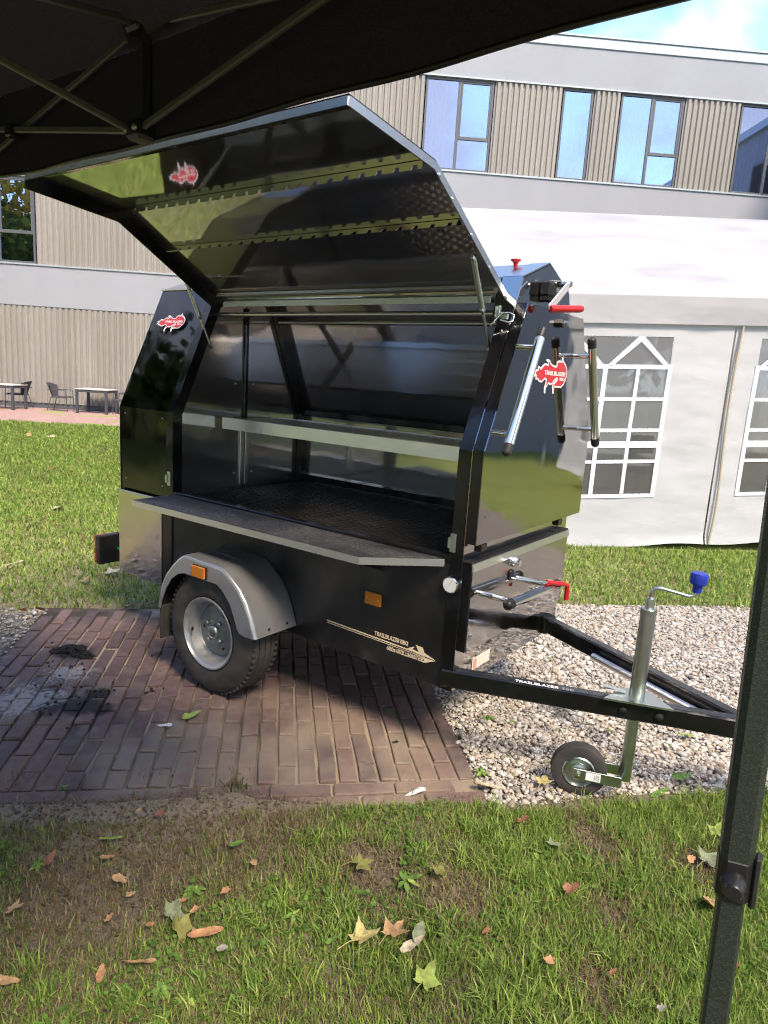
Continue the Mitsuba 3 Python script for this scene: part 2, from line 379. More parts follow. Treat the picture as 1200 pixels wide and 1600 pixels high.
# ---------------------------------------------------------------- hotel building
FA = 0.68
FT, FN = np.array([math.cos(FA), math.sin(FA), 0]), np.array([-math.sin(FA), math.cos(FA), 0])
FD = 20.38
def fmat(M=None):
    M = np.eye(4); M[:3, 0], M[:3, 1], M[:3, 3] = FT, FN, FN * FD
    return M
def fbox(t0, t1, s0, s1, z0, z1, c=0.0):
    b = box(t0, t1, s0, s1, z0, z1, c); b.apply_transform(fmat()); return b
def corrugated(t0, t1, z0, z1, pitch=0.18, d=0.06):
    n = max(1, round((t1 - t0) / pitch)); p = (t1 - t0) / n
    pts = [(t0, 0.06)]
    for i in range(n):
        a = t0 + i * p
        pts += [(a, 0), (a + 0.22 * p, 0), (a + 0.38 * p, -d), (a + 0.84 * p, -d), (a + p - 1e-4, 0)]
    pts += [(t1, 0), (t1, 0.06)]
    m = prism(Polygon(pts), (0, 0, z0), (1, 0, 0), (0, 1, 0), z1 - z0)
    m.apply_transform(fmat()); return m
put(None, 'terrace', sheet([FT * a + FN * b for a, b in ((-40, 14.9), (20, 14.9), (20, 20.6), (-40, 20.6))], -0.004), 'terrace_paving', kind='structure')
hotel = thing('hotel_building', 'long beige ribbed hotel building with pale rendered bands behind the white marquee', 'building')
put(hotel, 'wall', fbox(-24, 13.6, 0.72, 12, -0.1, 12.0), 'dark_room')
put(hotel, 'plinth', fbox(-24, 13.6, -0.01, 0.72, -0.1, 0.16), 'window_frame')
for z0, z1, s in ((3.21, 4.45, -0.05), (7.05, 8.17, -0.05), (10.90, 12.0, -0.05)):
    k = put(hotel, 'wall_band', fbox(-24, 13.6, s, 0.72, z0, z1, 0.01), 'render_white')
    put(k, 'drip_edge', fbox(-24, 13.6, s - 0.04, 0.02, z1 - 0.005 if z1 < 11 else z0 - 0.045, z1 + 0.045 if z1 < 11 else z0 - 0.002, 0.005), 'coping')
put(hotel, 'roof_coping', fbox(-24, 13.6, -0.09, 0.9, 12.0, 12.27, 0.012), 'coping')
put(hotel, 'roof_edge', fbox(-24, 13.6, -0.13, 0.9, 12.272, 12.33, 0.01), 'coping')

def window(t0, t1, z0, z1, kind, drape):
    fr, fz = 0.065, 0.065
    s0, s1 = -0.01, 0.07
    k = put(hotel, 'window', cat([fbox(t0, t0 + fr, s0, s1, z0, z1, 0.006), fbox(t1 - fr, t1, s0, s1, z0, z1, 0.006), fbox(t0 + fr, t1 - fr, s0, s1, z0, z0 + fz, 0.006), fbox(t0 + fr, t1 - fr, s0, s1, z1 - fz, z1, 0.006)]), 'window_frame')
    tm, zm = t0 + (t1 - t0) * 0.5, z0 + (z1 - z0) * 0.365
    def pane(a, b, c, d, tilt):
        m = trimesh.Trimesh([(a, 0.03 + tilt, c), (b, 0.03 - tilt, c), (b, 0.03 - tilt, d), (a, 0.03 + tilt, d)], [[0, 1, 2], [0, 2, 3]], process=False)
        m.apply_transform(fmat()); put(k, 'pane', m, 'window_glass')
    if kind == 3:
        put(k, 'mullion', fbox(tm - 0.045, tm + 0.045, s0 + 0.004, s1 - 0.004, z0 + fz, z1 - fz, 0.006), 'window_frame')
        put(k, 'transom', fbox(tm + 0.045, t1 - fr, s0 + 0.007, s1 - 0.007, zm - 0.05, zm + 0.05, 0.006), 'window_frame')
        put(k, 'sash', cat([fbox(tm + 0.045, t1 - fr, s0 + 0.012, s1 - 0.012, z1 - fz - 0.05, z1 - fz, 0.005), fbox(tm + 0.045, tm + 0.10, s0 + 0.011, s1 - 0.011, zm + 0.05, z1 - fz, 0.005), fbox(t1 - fr - 0.055, t1 - fr, s0 + 0.011, s1 - 0.011, zm + 0.05, z1 - fz, 0.005)]), 'window_frame')
        pane(t0 + fr, tm - 0.045, z0 + fz, z1 - fz, 0.001)
        pane(tm + 0.10, t1 - fr - 0.055, zm + 0.05, z1 - fz, -0.002)
        pane(tm + 0.045, t1 - fr, z0 + fz, zm - 0.05, 0.003)
    else:
        pane(t0 + fr, t1 - fr, z0 + fz, z1 - fz, 0.002)
    a, b = (t0 + 0.05, t0 + (t1 - t0) * drape)
    tt = np.linspace(a, b, 60)
    sv = 0.36 + 0.05 * np.sin((tt - a) * 42 + 2 * np.sin(tt * 9))
    vv = np.vstack([np.stack([tt, sv, 0 * tt + z0 + 0.02], -1), np.stack([tt, sv, 0 * tt + z1 - 0.02], -1)])
    m = trimesh.Trimesh(vv, [(i, i + 1, i + 61) for i in range(59)] + [(i, i + 61, i + 60) for i in range(59)], process=False)
    m.apply_transform(fmat()); put(k, 'curtain', m, 'curtain', True)
    put(k, 'sill', fbox(t0, t1, -0.08, 0.06, z0 - 0.047, z0 - 0.003, 0.004), 'coping')
def cladding(t0, t1, z0, z1):
    n = max(1, round((t1 - t0) / 3.0))
    for i in range(n):
        a, b = t0 + (t1 - t0) * i / n, t0 + (t1 - t0) * (i + 1) / n
        put(hotel, 'cladding_panel', corrugated(a + 0.004, b - 0.004, z0, z1), 'cladding')
        put(hotel, 'backing_wall', fbox(a, b, 0.064, 0.715, z0, z1), 'render_white')
cladding(-24, 13.6, 0.165, 3.20)
cladding(-24, -13.0, 4.50, 7.045); window(-12.95, -10.70, 4.50, 7.045, 3, 0.30); cladding(-10.66, 13.6, 4.50, 7.045)
cladding(-24, 1.22, 8.22, 10.85); window(1.25, 3.37, 8.22, 10.85, 3, 0.5); cladding(3.40, 5.52, 8.22, 10.85); window(5.55, 6.51, 8.22, 10.85, 1, 0.99)
cladding(6.54, 7.37, 8.22, 10.85); window(7.40, 9.43, 8.22, 10.85, 3, 0.55); cladding(9.46, 11.25, 8.22, 10.85); window(11.28, 13.40, 8.22, 10.85, 3, 0.6)
# the wing that the upper windows mirror
wing = thing('hotel_wing', 'rendered side wing of the hotel mirrored in the rightmost upper window', 'building')
put(wing, 'wall', fbox(13.64, 22, -19, 12, -0.1, 11.2), 'render_white')
put(wing, 'roof_coping', fbox(13.5, 22, -19.1, 12, 11.2, 11.5, 0.01), 'coping')
for i in range(5):
    k = put(wing, 'window', fbox(13.585, 13.66, -17.5 + i * 3.6, -15.6 + i * 3.6, 7.6, 10.1, 0.01), 'window_frame')
    put(k, 'pane', fbox(13.572, 13.58, -17.4 + i * 3.6, -15.7 + i * 3.6, 7.7, 10.0), 'dark_room')

# ---------------------------------------------------------------- terrace furniture
def fpt(t, n, z=0): return FT * t + FN * n + np.array([0, 0, z])
def patio_table(t0, t1, n0, n1, label):
    k = thing('terrace_table', label, 'table', 'grey tables on the terrace')
    def lb(a, b, c, d, z0, z1, ch=0.004):
        m = box(a, b, c, d, z0, z1, ch); M = np.eye(4); M[:3, 0], M[:3, 1] = FT, FN; m.apply_transform(M); return m
    put(k, 'tabletop', lb(t0 - 0.02, t1 + 0.02, n0 - 0.02, n1 + 0.02, 0.725, 0.755), 'table_top')
    put(k, 'apron', cat([lb(t0, t1, n0, n0 + 0.03, 0.65, 0.724), lb(t0, t1, n1 - 0.03, n1, 0.65, 0.724), lb(t0 + 0.002, t0 + 0.03, n0 + 0.03, n1 - 0.03, 0.65, 0.724), lb(t1 - 0.03, t1 - 0.002, n0 + 0.03, n1 - 0.03, 0.65, 0.724)]), 'slate_metal')
    for a in (t0, t1 - 0.07):
        for b in (n0, n1 - 0.07):
            put(k, 'leg', lb(a - 0.002, a + 0.072, b - 0.002, b + 0.072, 0.0, 0.724), 'slate_metal')
patio_table(-9.06, -8.10, 19.05, 20.05, 'grey square terrace table nearest the barbecue trailer')
patio_table(-11.75, -10.72, 18.6, 19.5, 'grey terrace table at the left edge under the ground floor wall')
def patio_chair(t, n, face, label):
    """face: +1 looks along the facade to the right"""
    k = thing('terrace_chair', label, 'chair', 'dark woven chairs on the terrace')
    def q(a, b, z): return fpt(t + face * a, n + b, z)
    r = 0.012
    put(k, 'seat', bar(q(-0.22, 0, 0.44), q(0.24, 0, 0.45), 0.46, 0.04, 0.01), 'slate_rattan')
    top, bot = [], []
    for i in range(9):
        w = (i - 4) / 4
        top.append(q(-0.40 + 0.16 * w * w, 0.30 * w, 0.86 - 0.07 * w * w)); bot.append(q(-0.23 + 0.05 * w * w, 0.21 * w, 0.42))
    P = np.array(top + bot); off = FT * face * 0.018
    F = [(i, i + 1, i + 10) for i in range(8)] + [(i, i + 10, i + 9) for i in range(8)]
    m = trimesh.Trimesh(np.vstack([P, P + off]), F + [(c + 18, b + 18, a + 18) for a, b, c in F], process=False)
    put(k, 'backrest', m, 'slate_rattan', True)
    put(k, 'back_rail', tube(top, 0.016, 8), 'slate_metal', True)
    for s in (-1, 1):
        put(k, 'armrest', tube([q(-0.30, s * 0.28, 0.66), q(0.0, s * 0.29, 0.66), q(0.22, s * 0.28, 0.665), q(0.26, s * 0.27, 0.64), q(0.29, s * 0.26, 0.0)], r, 8), 'slate_metal', True)
        put(k, 'leg', tube([q(-0.22, s * 0.2, 0.42), q(-0.34, s * 0.24, 0.0)], r, 8), 'slate_metal', True)
        put(k, 'side_rail', tube([q(-0.23, s * 0.2, 0.43), q(0.28, s * 0.255, 0.43)], r, 8), 'slate_metal', True)
patio_chair(-9.66, 19.45, 1, 'dark woven chair between the two terrace tables with its back to the left')
patio_chair(-11.05, 19.62, -1, 'dark woven chair pushed to the left terrace table with its back to the right')
patio_chair(-7.72, 19.55, -1, 'dark woven chair half hidden behind the back corner of the trailer')

# ---------------------------------------------------------------- white party tent
TA = math.radians(44)
TT, TN = np.array([math.cos(TA), math.sin(TA), 0.055]), np.array([-math.sin(TA), math.cos(TA), 0])
TD = 4.18
def tp(t, h, s=0.0): return TT * (t - 2.3) + np.array([math.cos(TA), math.sin(TA), 0]) * 2.3 + TN * (TD + s) + np.array([0, 0, h - 0.02])
tent = thing('party_tent', 'white marquee with arched clear windows standing on the lawn right of the trailer', 'tent')
TL, TR, TW = -0.95, 8.65, 6.0
poles = [-0.95, 1.45, 3.85, 6.25, 8.65]
wins = [(a + 0.31, a + 0.31 + 1.41) for a in poles[:-1]]
def sag(t, h, base):
    """how far the hanging cloth bellies and creases"""
    P = np.stack([t * 1.1, h * 0.9, 0 * t], -1); Q = np.stack([t * 2.2 + h * 0.8, h * 6.5, 0 * t + 4], -1)
    return base * (0.055 * (meshkit.fbm(P, 3, 5) - 0.5) + 0.020 * (meshkit.fbm(Q, 4, 8) - 0.5))
def wall_panel(t0, t1, win, s=0.0, h0=0.0, h1=2.62, sg=1.0):
    ts = np.unique(np.concatenate([np.arange(t0, t1, 0.04), [t1], [win[0], win[1]] if win else []])); hs = np.unique(np.concatenate([np.arange(h0, h1, 0.04), [h1], [0.56, 2.22] if win else []]))
    X, H = np.meshgrid(ts, hs, indexing='ij')
    D = sag(X, H, sg) * np.clip((h1 - H) / 0.6, 0, 1) * np.clip(np.minimum(X - t0, t1 - X) / 0.25, 0.15, 1)
    edge = np.clip(1 - H / 0.10, 0, 1)
    D = D - 0.03 * edge * (0.5 + meshkit.noise(np.stack([X * 3, 0 * X, 0 * X], -1), 3))
    P = np.array([tp(a, b, s + c) for a, b, c in zip(X.ravel(), H.ravel(), D.ravel())])
    P[:, 2] += (np.clip(1 - H / 0.05, 0, 1) * 0.035 * (meshkit.noise(np.stack([X * 1.7, 0 * X, 0 * X], -1), 6) - 0.3)).ravel()
    n, m = X.shape; i = np.arange(n * m).reshape(n, m)
    keep = np.ones((n - 1, m - 1), bool)
    if win:
        cx, ch = (ts[:-1] + ts[1:]) / 2, (hs[:-1] + hs[1:]) / 2
        keep = ~((cx[:, None] > win[0]) & (cx[:, None] < win[1]) & (ch[None] > 0.56) & (ch[None] < 2.22))
    F = np.stack([i[:-1, :-1], i[1:, :-1], i[1:, 1:], i[:-1, 1:]], -1)[keep]
    return trimesh.Trimesh(P, np.vstack([F[:, [0, 1, 2]], F[:, [0, 2, 3]]]), process=False)
def tquad(pts, th, s=0.0):
    m = prism(Polygon(pts), (0, 0, 0), (1, 0, 0), (0, 1, 0), th)
    m = m.subdivide_to_size(0.25)if False else m
    m.vertices = np.array([tp(a, b, s - 0.006 - c + float(sag(np.array([a]), np.array([b]), 1.0)[0]) * min(1, max(0, (2.62 - b) / 0.6))) for a, b, c in m.vertices])
    m.fix_normals(); return m
def tent_window(w, s=0.0, arches=True):
    k = put(tent, 'window', trimesh.Trimesh([tp(w[0], 0.56, s + 0.004), tp(w[1], 0.56, s + 0.004), tp(w[1], 2.22, s + 0.004), tp(w[0], 2.22, s + 0.004)], [[0, 1, 2], [0, 2, 3]], process=False), 'clear_pvc')
    a, b = w; c = (a + b) / 2; q = (b - a) / 4; e = 0.024
    for h, hw in ((0.56, 0.02), (0.93, 0.018), (1.11, 0.035), (1.26, 0.018), (1.585, 0.018), (1.915, 0.022)):
        put(k, 'glazing_bar', tquad([(a + e, h - hw), (c, h - hw), (b - e, h - hw), (b - e, h + hw), (c, h + hw), (a + e, h + hw)], 0.004, s), 'tent_trim')
    for t in (a, c, b):
        put(k, 'glazing_bar', tquad([(t - e, 0.54)] + [(t - e, x) for x in (0.9, 1.3, 1.7)] + [(t - e, 1.94), (t + e, 1.94)] + [(t + e, x) for x in (1.7, 1.3, 0.9)] + [(t + e, 0.54)], 0.005, s - 0.001), 'tent_trim')
    for t in (a + q, c + q):
        put(k, 'glazing_bar', tquad([(t - 0.02, 0.58), (t - 0.02, 1.3), (t - 0.02, 1.90), (t + 0.02, 1.90), (t + 0.02, 1.3), (t + 0.02, 0.58)], 0.0055, s - 0.0015), 'tent_trim')
        for d in (-1, 1):
            pts = [(t + d * (q - 0.02), 1.93), (t + d * (q - 0.075), 1.93), (t + d * 0.0, 2.17), (t + d * 0.0, 2.22), (t + d * 0.03, 2.22)]
            put(k, 'arch_bar', tquad(pts, 0.0065, s - 0.002), 'tent_trim')
for i in range(4):
    put(tent, 'wall_panel', wall_panel(poles[i] + 0.01, poles[i + 1] - 0.01, wins[i]), 'tent_white', True)
    tent_window(wins[i])
    if i < 3: put(tent, 'wall_panel', wall_panel(poles[i] + 0.01, poles[i + 1] - 0.01, None, TW, sg=0.6), 'tent_white', True)
    else: put(tent, 'wall_panel', wall_panel(poles[i] + 0.01, poles[i + 1] - 0.01, None, TW, sg=0.6), 'tent_white', True)
    put(tent, 'pole', tube([tp(poles[i] + 0.06, 0.0, 0.02), tp(poles[i] - 0.01, 2.5, 0.05)], 0.022, 10), 'tent_pole_mat', True)
    if i in (1, 2, 3):
        k = put(tent, 'door_cord', tube([tp(poles[i] + 0.045 + 0.02 * math.sin(x * 3), 0.02 + x, -0.035 - 0.006 * math.sin(x * 5)) for x in np.linspace(0, 2.38, 14)], [0.013] * 14, 8), 'tent_pole_mat', True)
for t in (TL, TR):   # gable ends
    m = trimesh.Trimesh([tp(t, 0, 0), tp(t, 0, TW), tp(t, 2.62, TW), tp(t, 4.08, TW / 2), tp(t, 2.62, 0)], [[0, 1, 2], [0, 2, 3], [0, 3, 4]], process=False)
    put(tent, 'gable_wall', m, 'tent_white')
def roof(s0, s1):
    ts = np.linspace(TL - 0.05, TR + 0.05, 90); w = np.linspace(0, 1, 30)
    X, Wv = np.meshgrid(ts, w, indexing='ij')
    Q = np.stack([X * 0.8, Wv * 9, 0 * X], -1)
    bump = (0.05 * (meshkit.fbm(Q, 4, 21) - 0.5) - 0.05 * np.sin(np.pi * Wv) * np.abs(np.sin((X - TL) / 2.4 * np.pi))) * np.clip((1 - Wv) / 0.2, 0, 1) * np.clip(Wv / 0.1, 0, 1)
    P = np.array([tp(a, 2.62 + (4.08 - 2.62) * b + c, s0 + (s1 - s0) * b) for a, b, c in zip(X.ravel(), Wv.ravel(), bump.ravel())])
    i = np.arange(X.size).reshape(X.shape)
    F = np.stack([i[:-1, :-1], i[1:, :-1], i[1:, 1:], i[:-1, 1:]], -1).reshape(-1, 4)
    return trimesh.Trimesh(P, np.vstack([F[:, [0, 1, 2]], F[:, [0, 2, 3]]]), process=False)
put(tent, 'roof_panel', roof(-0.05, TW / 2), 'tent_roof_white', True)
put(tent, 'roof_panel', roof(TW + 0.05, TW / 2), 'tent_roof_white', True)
def valance(s):
    ts = np.linspace(TL - 0.05, TR + 0.05, 200); hs = np.linspace(2.345, 2.62, 8)
    X, H = np.meshgrid(ts, hs, indexing='ij')
    D = 0.03 * (meshkit.fbm(np.stack([X * 1.6, H * 2, 0 * X], -1), 3, 31) - 0.5) * (2.62 - H) / 0.275
    P = np.array([tp(a, b, s + c) for a, b, c in zip(X.ravel(), H.ravel(), D.ravel())])
    i = np.arange(X.size).reshape(X.shape); F = np.stack([i[:-1, :-1], i[1:, :-1], i[1:, 1:], i[:-1, 1:]], -1).reshape(-1, 4)
    return trimesh.Trimesh(P, np.vstack([F[:, [0, 1, 2]], F[:, [0, 2, 3]]]), process=False)
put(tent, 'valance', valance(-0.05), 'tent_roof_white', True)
put(tent, 'floor', cat([trimesh.Trimesh([tp(TL, 0.02, 0.1), tp(TR, 0.02, 0.1), tp(TR, 0.02, TW), tp(TL, 0.02, TW)], [[0, 1, 2], [0, 2, 3]], process=False)]), 'tent_floor')
# what shows through its windows
def tbar(t0, t1, s, h, w, th): return bar(tp(t0, h, s), tp(t1, h, s), w, th, 0.005)
for i, (t, s, lab) in enumerate([(2.3, 1.6, 'cloth covered table seen through the left marquee window'), (5.0, 1.8, 'cloth covered table seen through the right marquee window')]):
    k = thing('banquet_table', lab, 'table')
    put(k, 'tabletop', tbar(t - 0.9, t + 0.9, s, 0.74, 0.75, 0.03), 'beige_cloth')
    put(k, 'cloth_skirt', tbar(t - 0.91, t + 0.91, s - 0.385, 0.60, 0.01, 0.27), 'beige_cloth')
    for a in (-0.85, 0.85): put(k, 'leg', tube([tp(t + a, 0.02, s), tp(t + a, 0.72, s)], 0.02, 8), 'slate_metal')
for i, (t, s) in enumerate([(1.75, 2.5), (2.35, 2.6), (2.95, 2.55), (4.5, 2.6), (5.2, 2.6), (2.05, 0.75), (2.85, 0.8), (4.75, 0.8)]):
    k = thing('banquet_chair', ['dark chair at the back left of the left marquee table', 'dark chair at the back middle of the left marquee table', 'dark chair at the back right of the left marquee table', 'dark chair at the back left of the right marquee table', 'dark chair at the back right of the right marquee table', 'dark chair at the front left of the left marquee table', 'dark chair at the front right of the left marquee table', 'dark chair in front of the right marquee table'][i], 'chair', 'chairs inside the marquee')
    put(k, 'seat', tbar(t - 0.22, t + 0.22, s, 0.46, 0.42, 0.06), 'dark_cloth')
    put(k, 'backrest', bar(tp(t, 0.55, s + (0.2 if s > 1 else -0.2)), tp(t, 0.95, s + (0.26 if s > 1 else -0.26)), 0.42, 0.04, 0.01, up=TN), 'dark_cloth')
    for a in (-0.2, 0.2):
        for b in (-0.18, 0.18): put(k, 'leg', tube([tp(t + a, 0.02, s + b), tp(t + a, 0.44, s + b)], 0.013, 6), 'slate_metal')
k = thing('fire_extinguisher', 'small red fire extinguisher hanging on the far marquee wall', 'fire extinguisher')
put(k, 'cylinder', lathe([(0, 0), (0.07, 0), (0.075, 0.02), (0.075, 0.36), (0.04, 0.43), (0.025, 0.46), (0, 0.46)], tp(4.4, 1.25, TW - 0.12), (0, 0, 1), 20), 'red_plastic', 40)
put(k, 'nozzle', tube([tp(4.4, 1.71, TW - 0.12), tp(4.4, 1.76, TW - 0.14), tp(4.48, 1.76, TW - 0.16)], 0.015, 8), 'canopy_plastic')
# ---------------------------------------------------------------- pop-up canopy over the photographer
canopy = thing('pop_up_canopy', 'black pop up canopy overhead with its leg at the right edge', 'canopy')
CX0, CX1, CY0, CY1 = -1.83, 1.19, -4.26, -1.24
EZ, VZ, PZ = 2.46, 2.195, 3.25
def grid_mesh(fn, n, m):
    a, b = np.meshgrid(np.linspace(0, 1, n), np.linspace(0, 1, m), indexing='ij')
    P = np.array([fn(x, y) for x, y in zip(a.ravel(), b.ravel())])
    i = np.arange(n * m).reshape(n, m); F = np.stack([i[:-1, :-1], i[1:, :-1], i[1:, 1:], i[:-1, 1:]], -1).reshape(-1, 4)
    return trimesh.Trimesh(P, np.vstack([F[:, [0, 1, 2]], F[:, [0, 2, 3]]]), process=False)
cs = [np.array(c, float) for c in ((CX0, CY1), (CX1, CY1), (CX1, CY0), (CX0, CY0))]
cc = np.array([(CX0 + CX1) / 2, (CY0 + CY1) / 2])
for i in range(4):
    a, b = cs[i], cs[(i + 1) % 4]
    out = unit(np.append((a + b) / 2 - cc, 0))
    def rf(x, y, a=a, b=b):
        e = a + (b - a) * x; p = e + (cc - e) * y
        z = EZ + (PZ - EZ) * y - 0.16 * y * (1 - y) - 0.05 * math.sin(math.pi * x) * (1 - y) + 0.012 * math.sin(x * 23 + y * 5) * (1 - y) * y
        return (p[0], p[1], z)
    put(canopy, 'roof_panel', grid_mesh(rf, 40, 24), 'canopy_fabric', True)
    def vf(x, y, a=a, b=b, out=out, i=i):
        e = a + (b - a) * x
        zt = EZ - 0.05 * math.sin(math.pi * x)
        zb = VZ - 0.012 * math.sin(math.pi * x) ** 2 + 0.014 * (x if i == 0 else 0.5) ** 2 + 0.002 * math.sin(x * 31)
        w = 0.010 * math.sin(x * 40 + 2) * y
        return (e[0] + out[0] * w * (1 - x) , e[1] + out[1] * w * (1 - x), zt + (zb - zt) * y)
    k = put(canopy, 'valance', grid_mesh(vf, 120, 6), 'canopy_fabric', True)
    put(k, 'hem', tube([np.array(vf(x, 1.0)) for x in np.linspace(0, 1, 60)], 0.006, 6), 'canopy_plastic', True)
def leg(top, foot, lab=None):
    top, foot = np.asarray(top, float), np.asarray(foot, float)
    d = unit(top - foot)
    mid = foot + d * 1.18
    k = put(canopy, 'leg', bar(foot, foot + d * 1.02, 0.036, 0.036, 0.004, up=(1, 0.25, 0)), 'canopy_frame', label=lab)
    k2 = put(k, 'outer_tube', bar(foot + d * 0.93, top, 0.045, 0.045, 0.009, up=(1, 0.25, 0)), 'canopy_frame')
    c = foot + d * 0.94
    put(k, 'lock_collar', bar(c - d * 0.042, c + d * 0.042, 0.048, 0.048, 0.011, up=(1, 0.25, 0)), 'canopy_plastic')
    o = unit(np.array([0.15, -1.0, 0]))
    put(k, 'lock_button', lathe([(0, 0), (0.018, 0), (0.018, 0.010), (0.015, 0.014), (0.015, 0.022), (0.011, 0.027), (0, 0.028)], c + o * 0.023 + np.array([0, 0, 0.0]), o, 20), 'canopy_plastic', 40)
    put(k, 'lock_lever', bar(c - d * 0.04 + np.array([0.029, 0, 0]), c + d * 0.045 + np.array([0.029, 0, 0]), 0.026, 0.009, 0.004, up=(1, 0, 0)), 'canopy_plastic')
    put(k, 'foot_plate', box(foot[0] - 0.05, foot[0] + 0.05, foot[1] - 0.05, foot[1] + 0.05, foot[2] - 0.012, foot[2], 0.002), 'canopy_plastic')
leg((1.165, -1.29, 2.5), (1.257, -1.31, 0.0), 'green black hammered steel leg with a round lock button')
leg((CX0 + 0.03, CY1 - 0.05, 2.47), (CX0 + 0.02, CY1 - 0.05, 0.0))
leg((CX1 - 0.03, CY0 + 0.05, 2.47), (CX1 - 0.02, CY0 + 0.05, 0.0))
leg((CX0 + 0.03, CY0 + 0.05, 2.47), (CX0 + 0.02, CY0 + 0.05, 0.0))
A_, B_ = np.array([-0.318, CY1 - 0.02, 2.443]), np.array([-0.318, CY1 - 0.02, 2.203])
def tb(p, q): return bar(p, q, 0.012, 0.017, 0.003)
yy = CY1 - 0.02
for p, q in (((-0.318, yy, 2.443), (1.16, yy - 0.03, 2.276)), ((-0.318, yy - 0.016, 2.203), (1.16, yy - 0.046, 2.533)),
             ((-0.318, yy, 2.443), (-1.80, yy, 2.086)), ((-0.318, yy - 0.016, 2.203), (-1.80, yy - 0.016, 2.425)),
             ((-0.318, yy - 0.02, 2.443), (-0.318, CY1 - 1.50, 2.157)), ((-0.336, yy - 0.02, 2.203), (-0.336, CY1 - 1.50, 2.42))):
    put(canopy, 'truss_bar', tb(p, q), 'truss_paint')
for P in (A_, B_):
    k = put(canopy, 'truss_joint', box(P[0] - 0.03, P[0] + 0.03, P[1] - 0.035, P[1] + 0.02, P[2] - 0.022, P[2] + 0.022, 0.008), 'canopy_plastic')
    for s in (-1, 1): put(k, 'bolt', lathe([(0, 0), (0.008, 0), (0.008, 0.006), (0, 0.008)], P + np.array([s * 0.018, -0.035, 0]), (0, -1, 0), 10), 'zinc')
for x, z in ((0.402, 2.364), (-0.945, 2.292)):
    put(canopy, 'truss_joint', box(x - 0.016, x + 0.016, yy - 0.034, yy + 0.012, z - 0.018, z + 0.018, 0.004), 'canopy_plastic')
put(canopy, 'truss_joint', box(-0.345, -0.309, yy - 0.76, yy - 0.70, 2.29, 2.33, 0.004), 'canopy_plastic')
put(canopy, 'truss_strap', bar(A_ + (0, 0.012, 0), B_ + (0, 0.012, 0), 0.03, 0.006, 0, up=(0, 1, 0)), 'canopy_plastic')
yc = (CY0 + CY1) / 2
for p, q in (((-0.318, CY1 - 1.50, 2.157), (-0.318, CY0 + 0.05, 2.443)), ((-0.336, CY1 - 1.50, 2.42), (-0.336, CY0 + 0.05, 2.203)), ((CX0 + 0.05, yc, 2.44), (CX1 - 0.05, yc, 2.2)), ((CX0 + 0.05, yc + 0.018, 2.2), (CX1 - 0.05, yc + 0.018, 2.44)), ((-0.318, yc, 2.2), (-0.318, yc, 3.22))):
    put(canopy, 'truss_bar', bar(p, q, 0.014, 0.028, 0.003, up=(0, 0, 1) if abs(p[2] - q[2]) < 0.6 else (1, 0, 0)), 'canopy_frame')

# ---------------------------------------------------------------- barbecue trailer
# x runs forward to the drawbar, the near long side lies at y = 0
L_, W_ = 2.412, 1.10
ZB, ZK, ZT, ZR, DT = 0.358, 1.380, 2.080, 2.172, 0.302
tr = thing('barbecue_trailer', 'black and mirror steel barbecue trailer standing on the brick patio with its near hatch raised', 'trailer')
def P_(*a, **k): return put(tr, *a, **k)
def yz(poly, x, th): return prism(Polygon(poly), (x, 0, 0), (0, 1, 0), (0, 0, 1), th)   # a profile in the y-z plane pushed forward along x
sect = [(0, ZB), (W_, ZB), (W_, ZK), (W_ - DT, ZT), (W_ / 2, ZR), (DT, ZT), (0, ZK)]
def ring(w): return Polygon(sect).difference(Polygon(sect).buffer(-w, join_style=2))
def slab(pts, n, th):
    """a flat panel through the given corners, thickened by th against its outward normal n"""
    P = np.asarray(pts, float); n = unit(n)
    return hull(np.vstack([P, P - n * th]))
NI = np.array([0, -0.918, 0.394])            # outward normal of the near inclined faces
hoopf = P_('front_hoop', prism(ring(0.062), (-0.060, 0, 0), (0, 1, 0), (0, 0, 1), 0.058), 'black_paint')
hoopr = P_('rear_hoop', prism(ring(0.062), (-1.953, 0, 0), (0, 1, 0), (0, 0, 1), 0.060), 'black_paint')
P_('rear_hoop', prism(ring(0.05), (-L_, 0.012, 0), (0, 1, 0), (0, 0, 1), 0.04), 'black_paint')
# near side
side = P_('side_panel', box(-1.893, -0.0605, 0.004, 0.010, ZB, 0.905), 'satin_black')
P_('side_post', box(-1.985, -1.895, -0.004, 0.06, ZB + 0.002, 0.885, 0.004), 'black_paint')
P_('sill_bar', box(-1.893, -0.061, 0.0, 0.05, 0.906, 0.935, 0.003), 'black_paint')
P_('bottom_rail', box(-1.893, -0.061, 0.011, 0.06, ZB, ZB + 0.05), 'satin_black')
P_('rear_side_panel', box(-L_ - 0.004, -1.987, -0.006, 0.004, ZB, 0.872, 0.002), 'mirror_steel', label='polished steel panel low behind the wheel')
P_('rear_side_ledge', box(-L_ - 0.004, -1.957, -0.006, 0.035, 0.8725, 0.878, 0.001), 'bright_steel')
P_('cabinet_side', box(-L_, -1.956, 0.010, 0.016, 0.892, ZK - 0.001), 'smoked_steel')
cab = P_('cabinet_side', slab([(-L_, 0.010, ZK), (-1.956, 0.010, ZK), (-1.956, DT + 0.006, ZT), (-L_, DT + 0.006, ZT)], NI, 0.006), 'smoked_steel')
for x in (-2.36, -2.0):
    for z in (0.95, 1.34):
        P_('rivet', lathe([(0, 0), (0.005, 0), (0.004, 0.003), (0, 0.004)], (x, 0.0105, z), (0, -1, 0), 8), 'bright_steel')
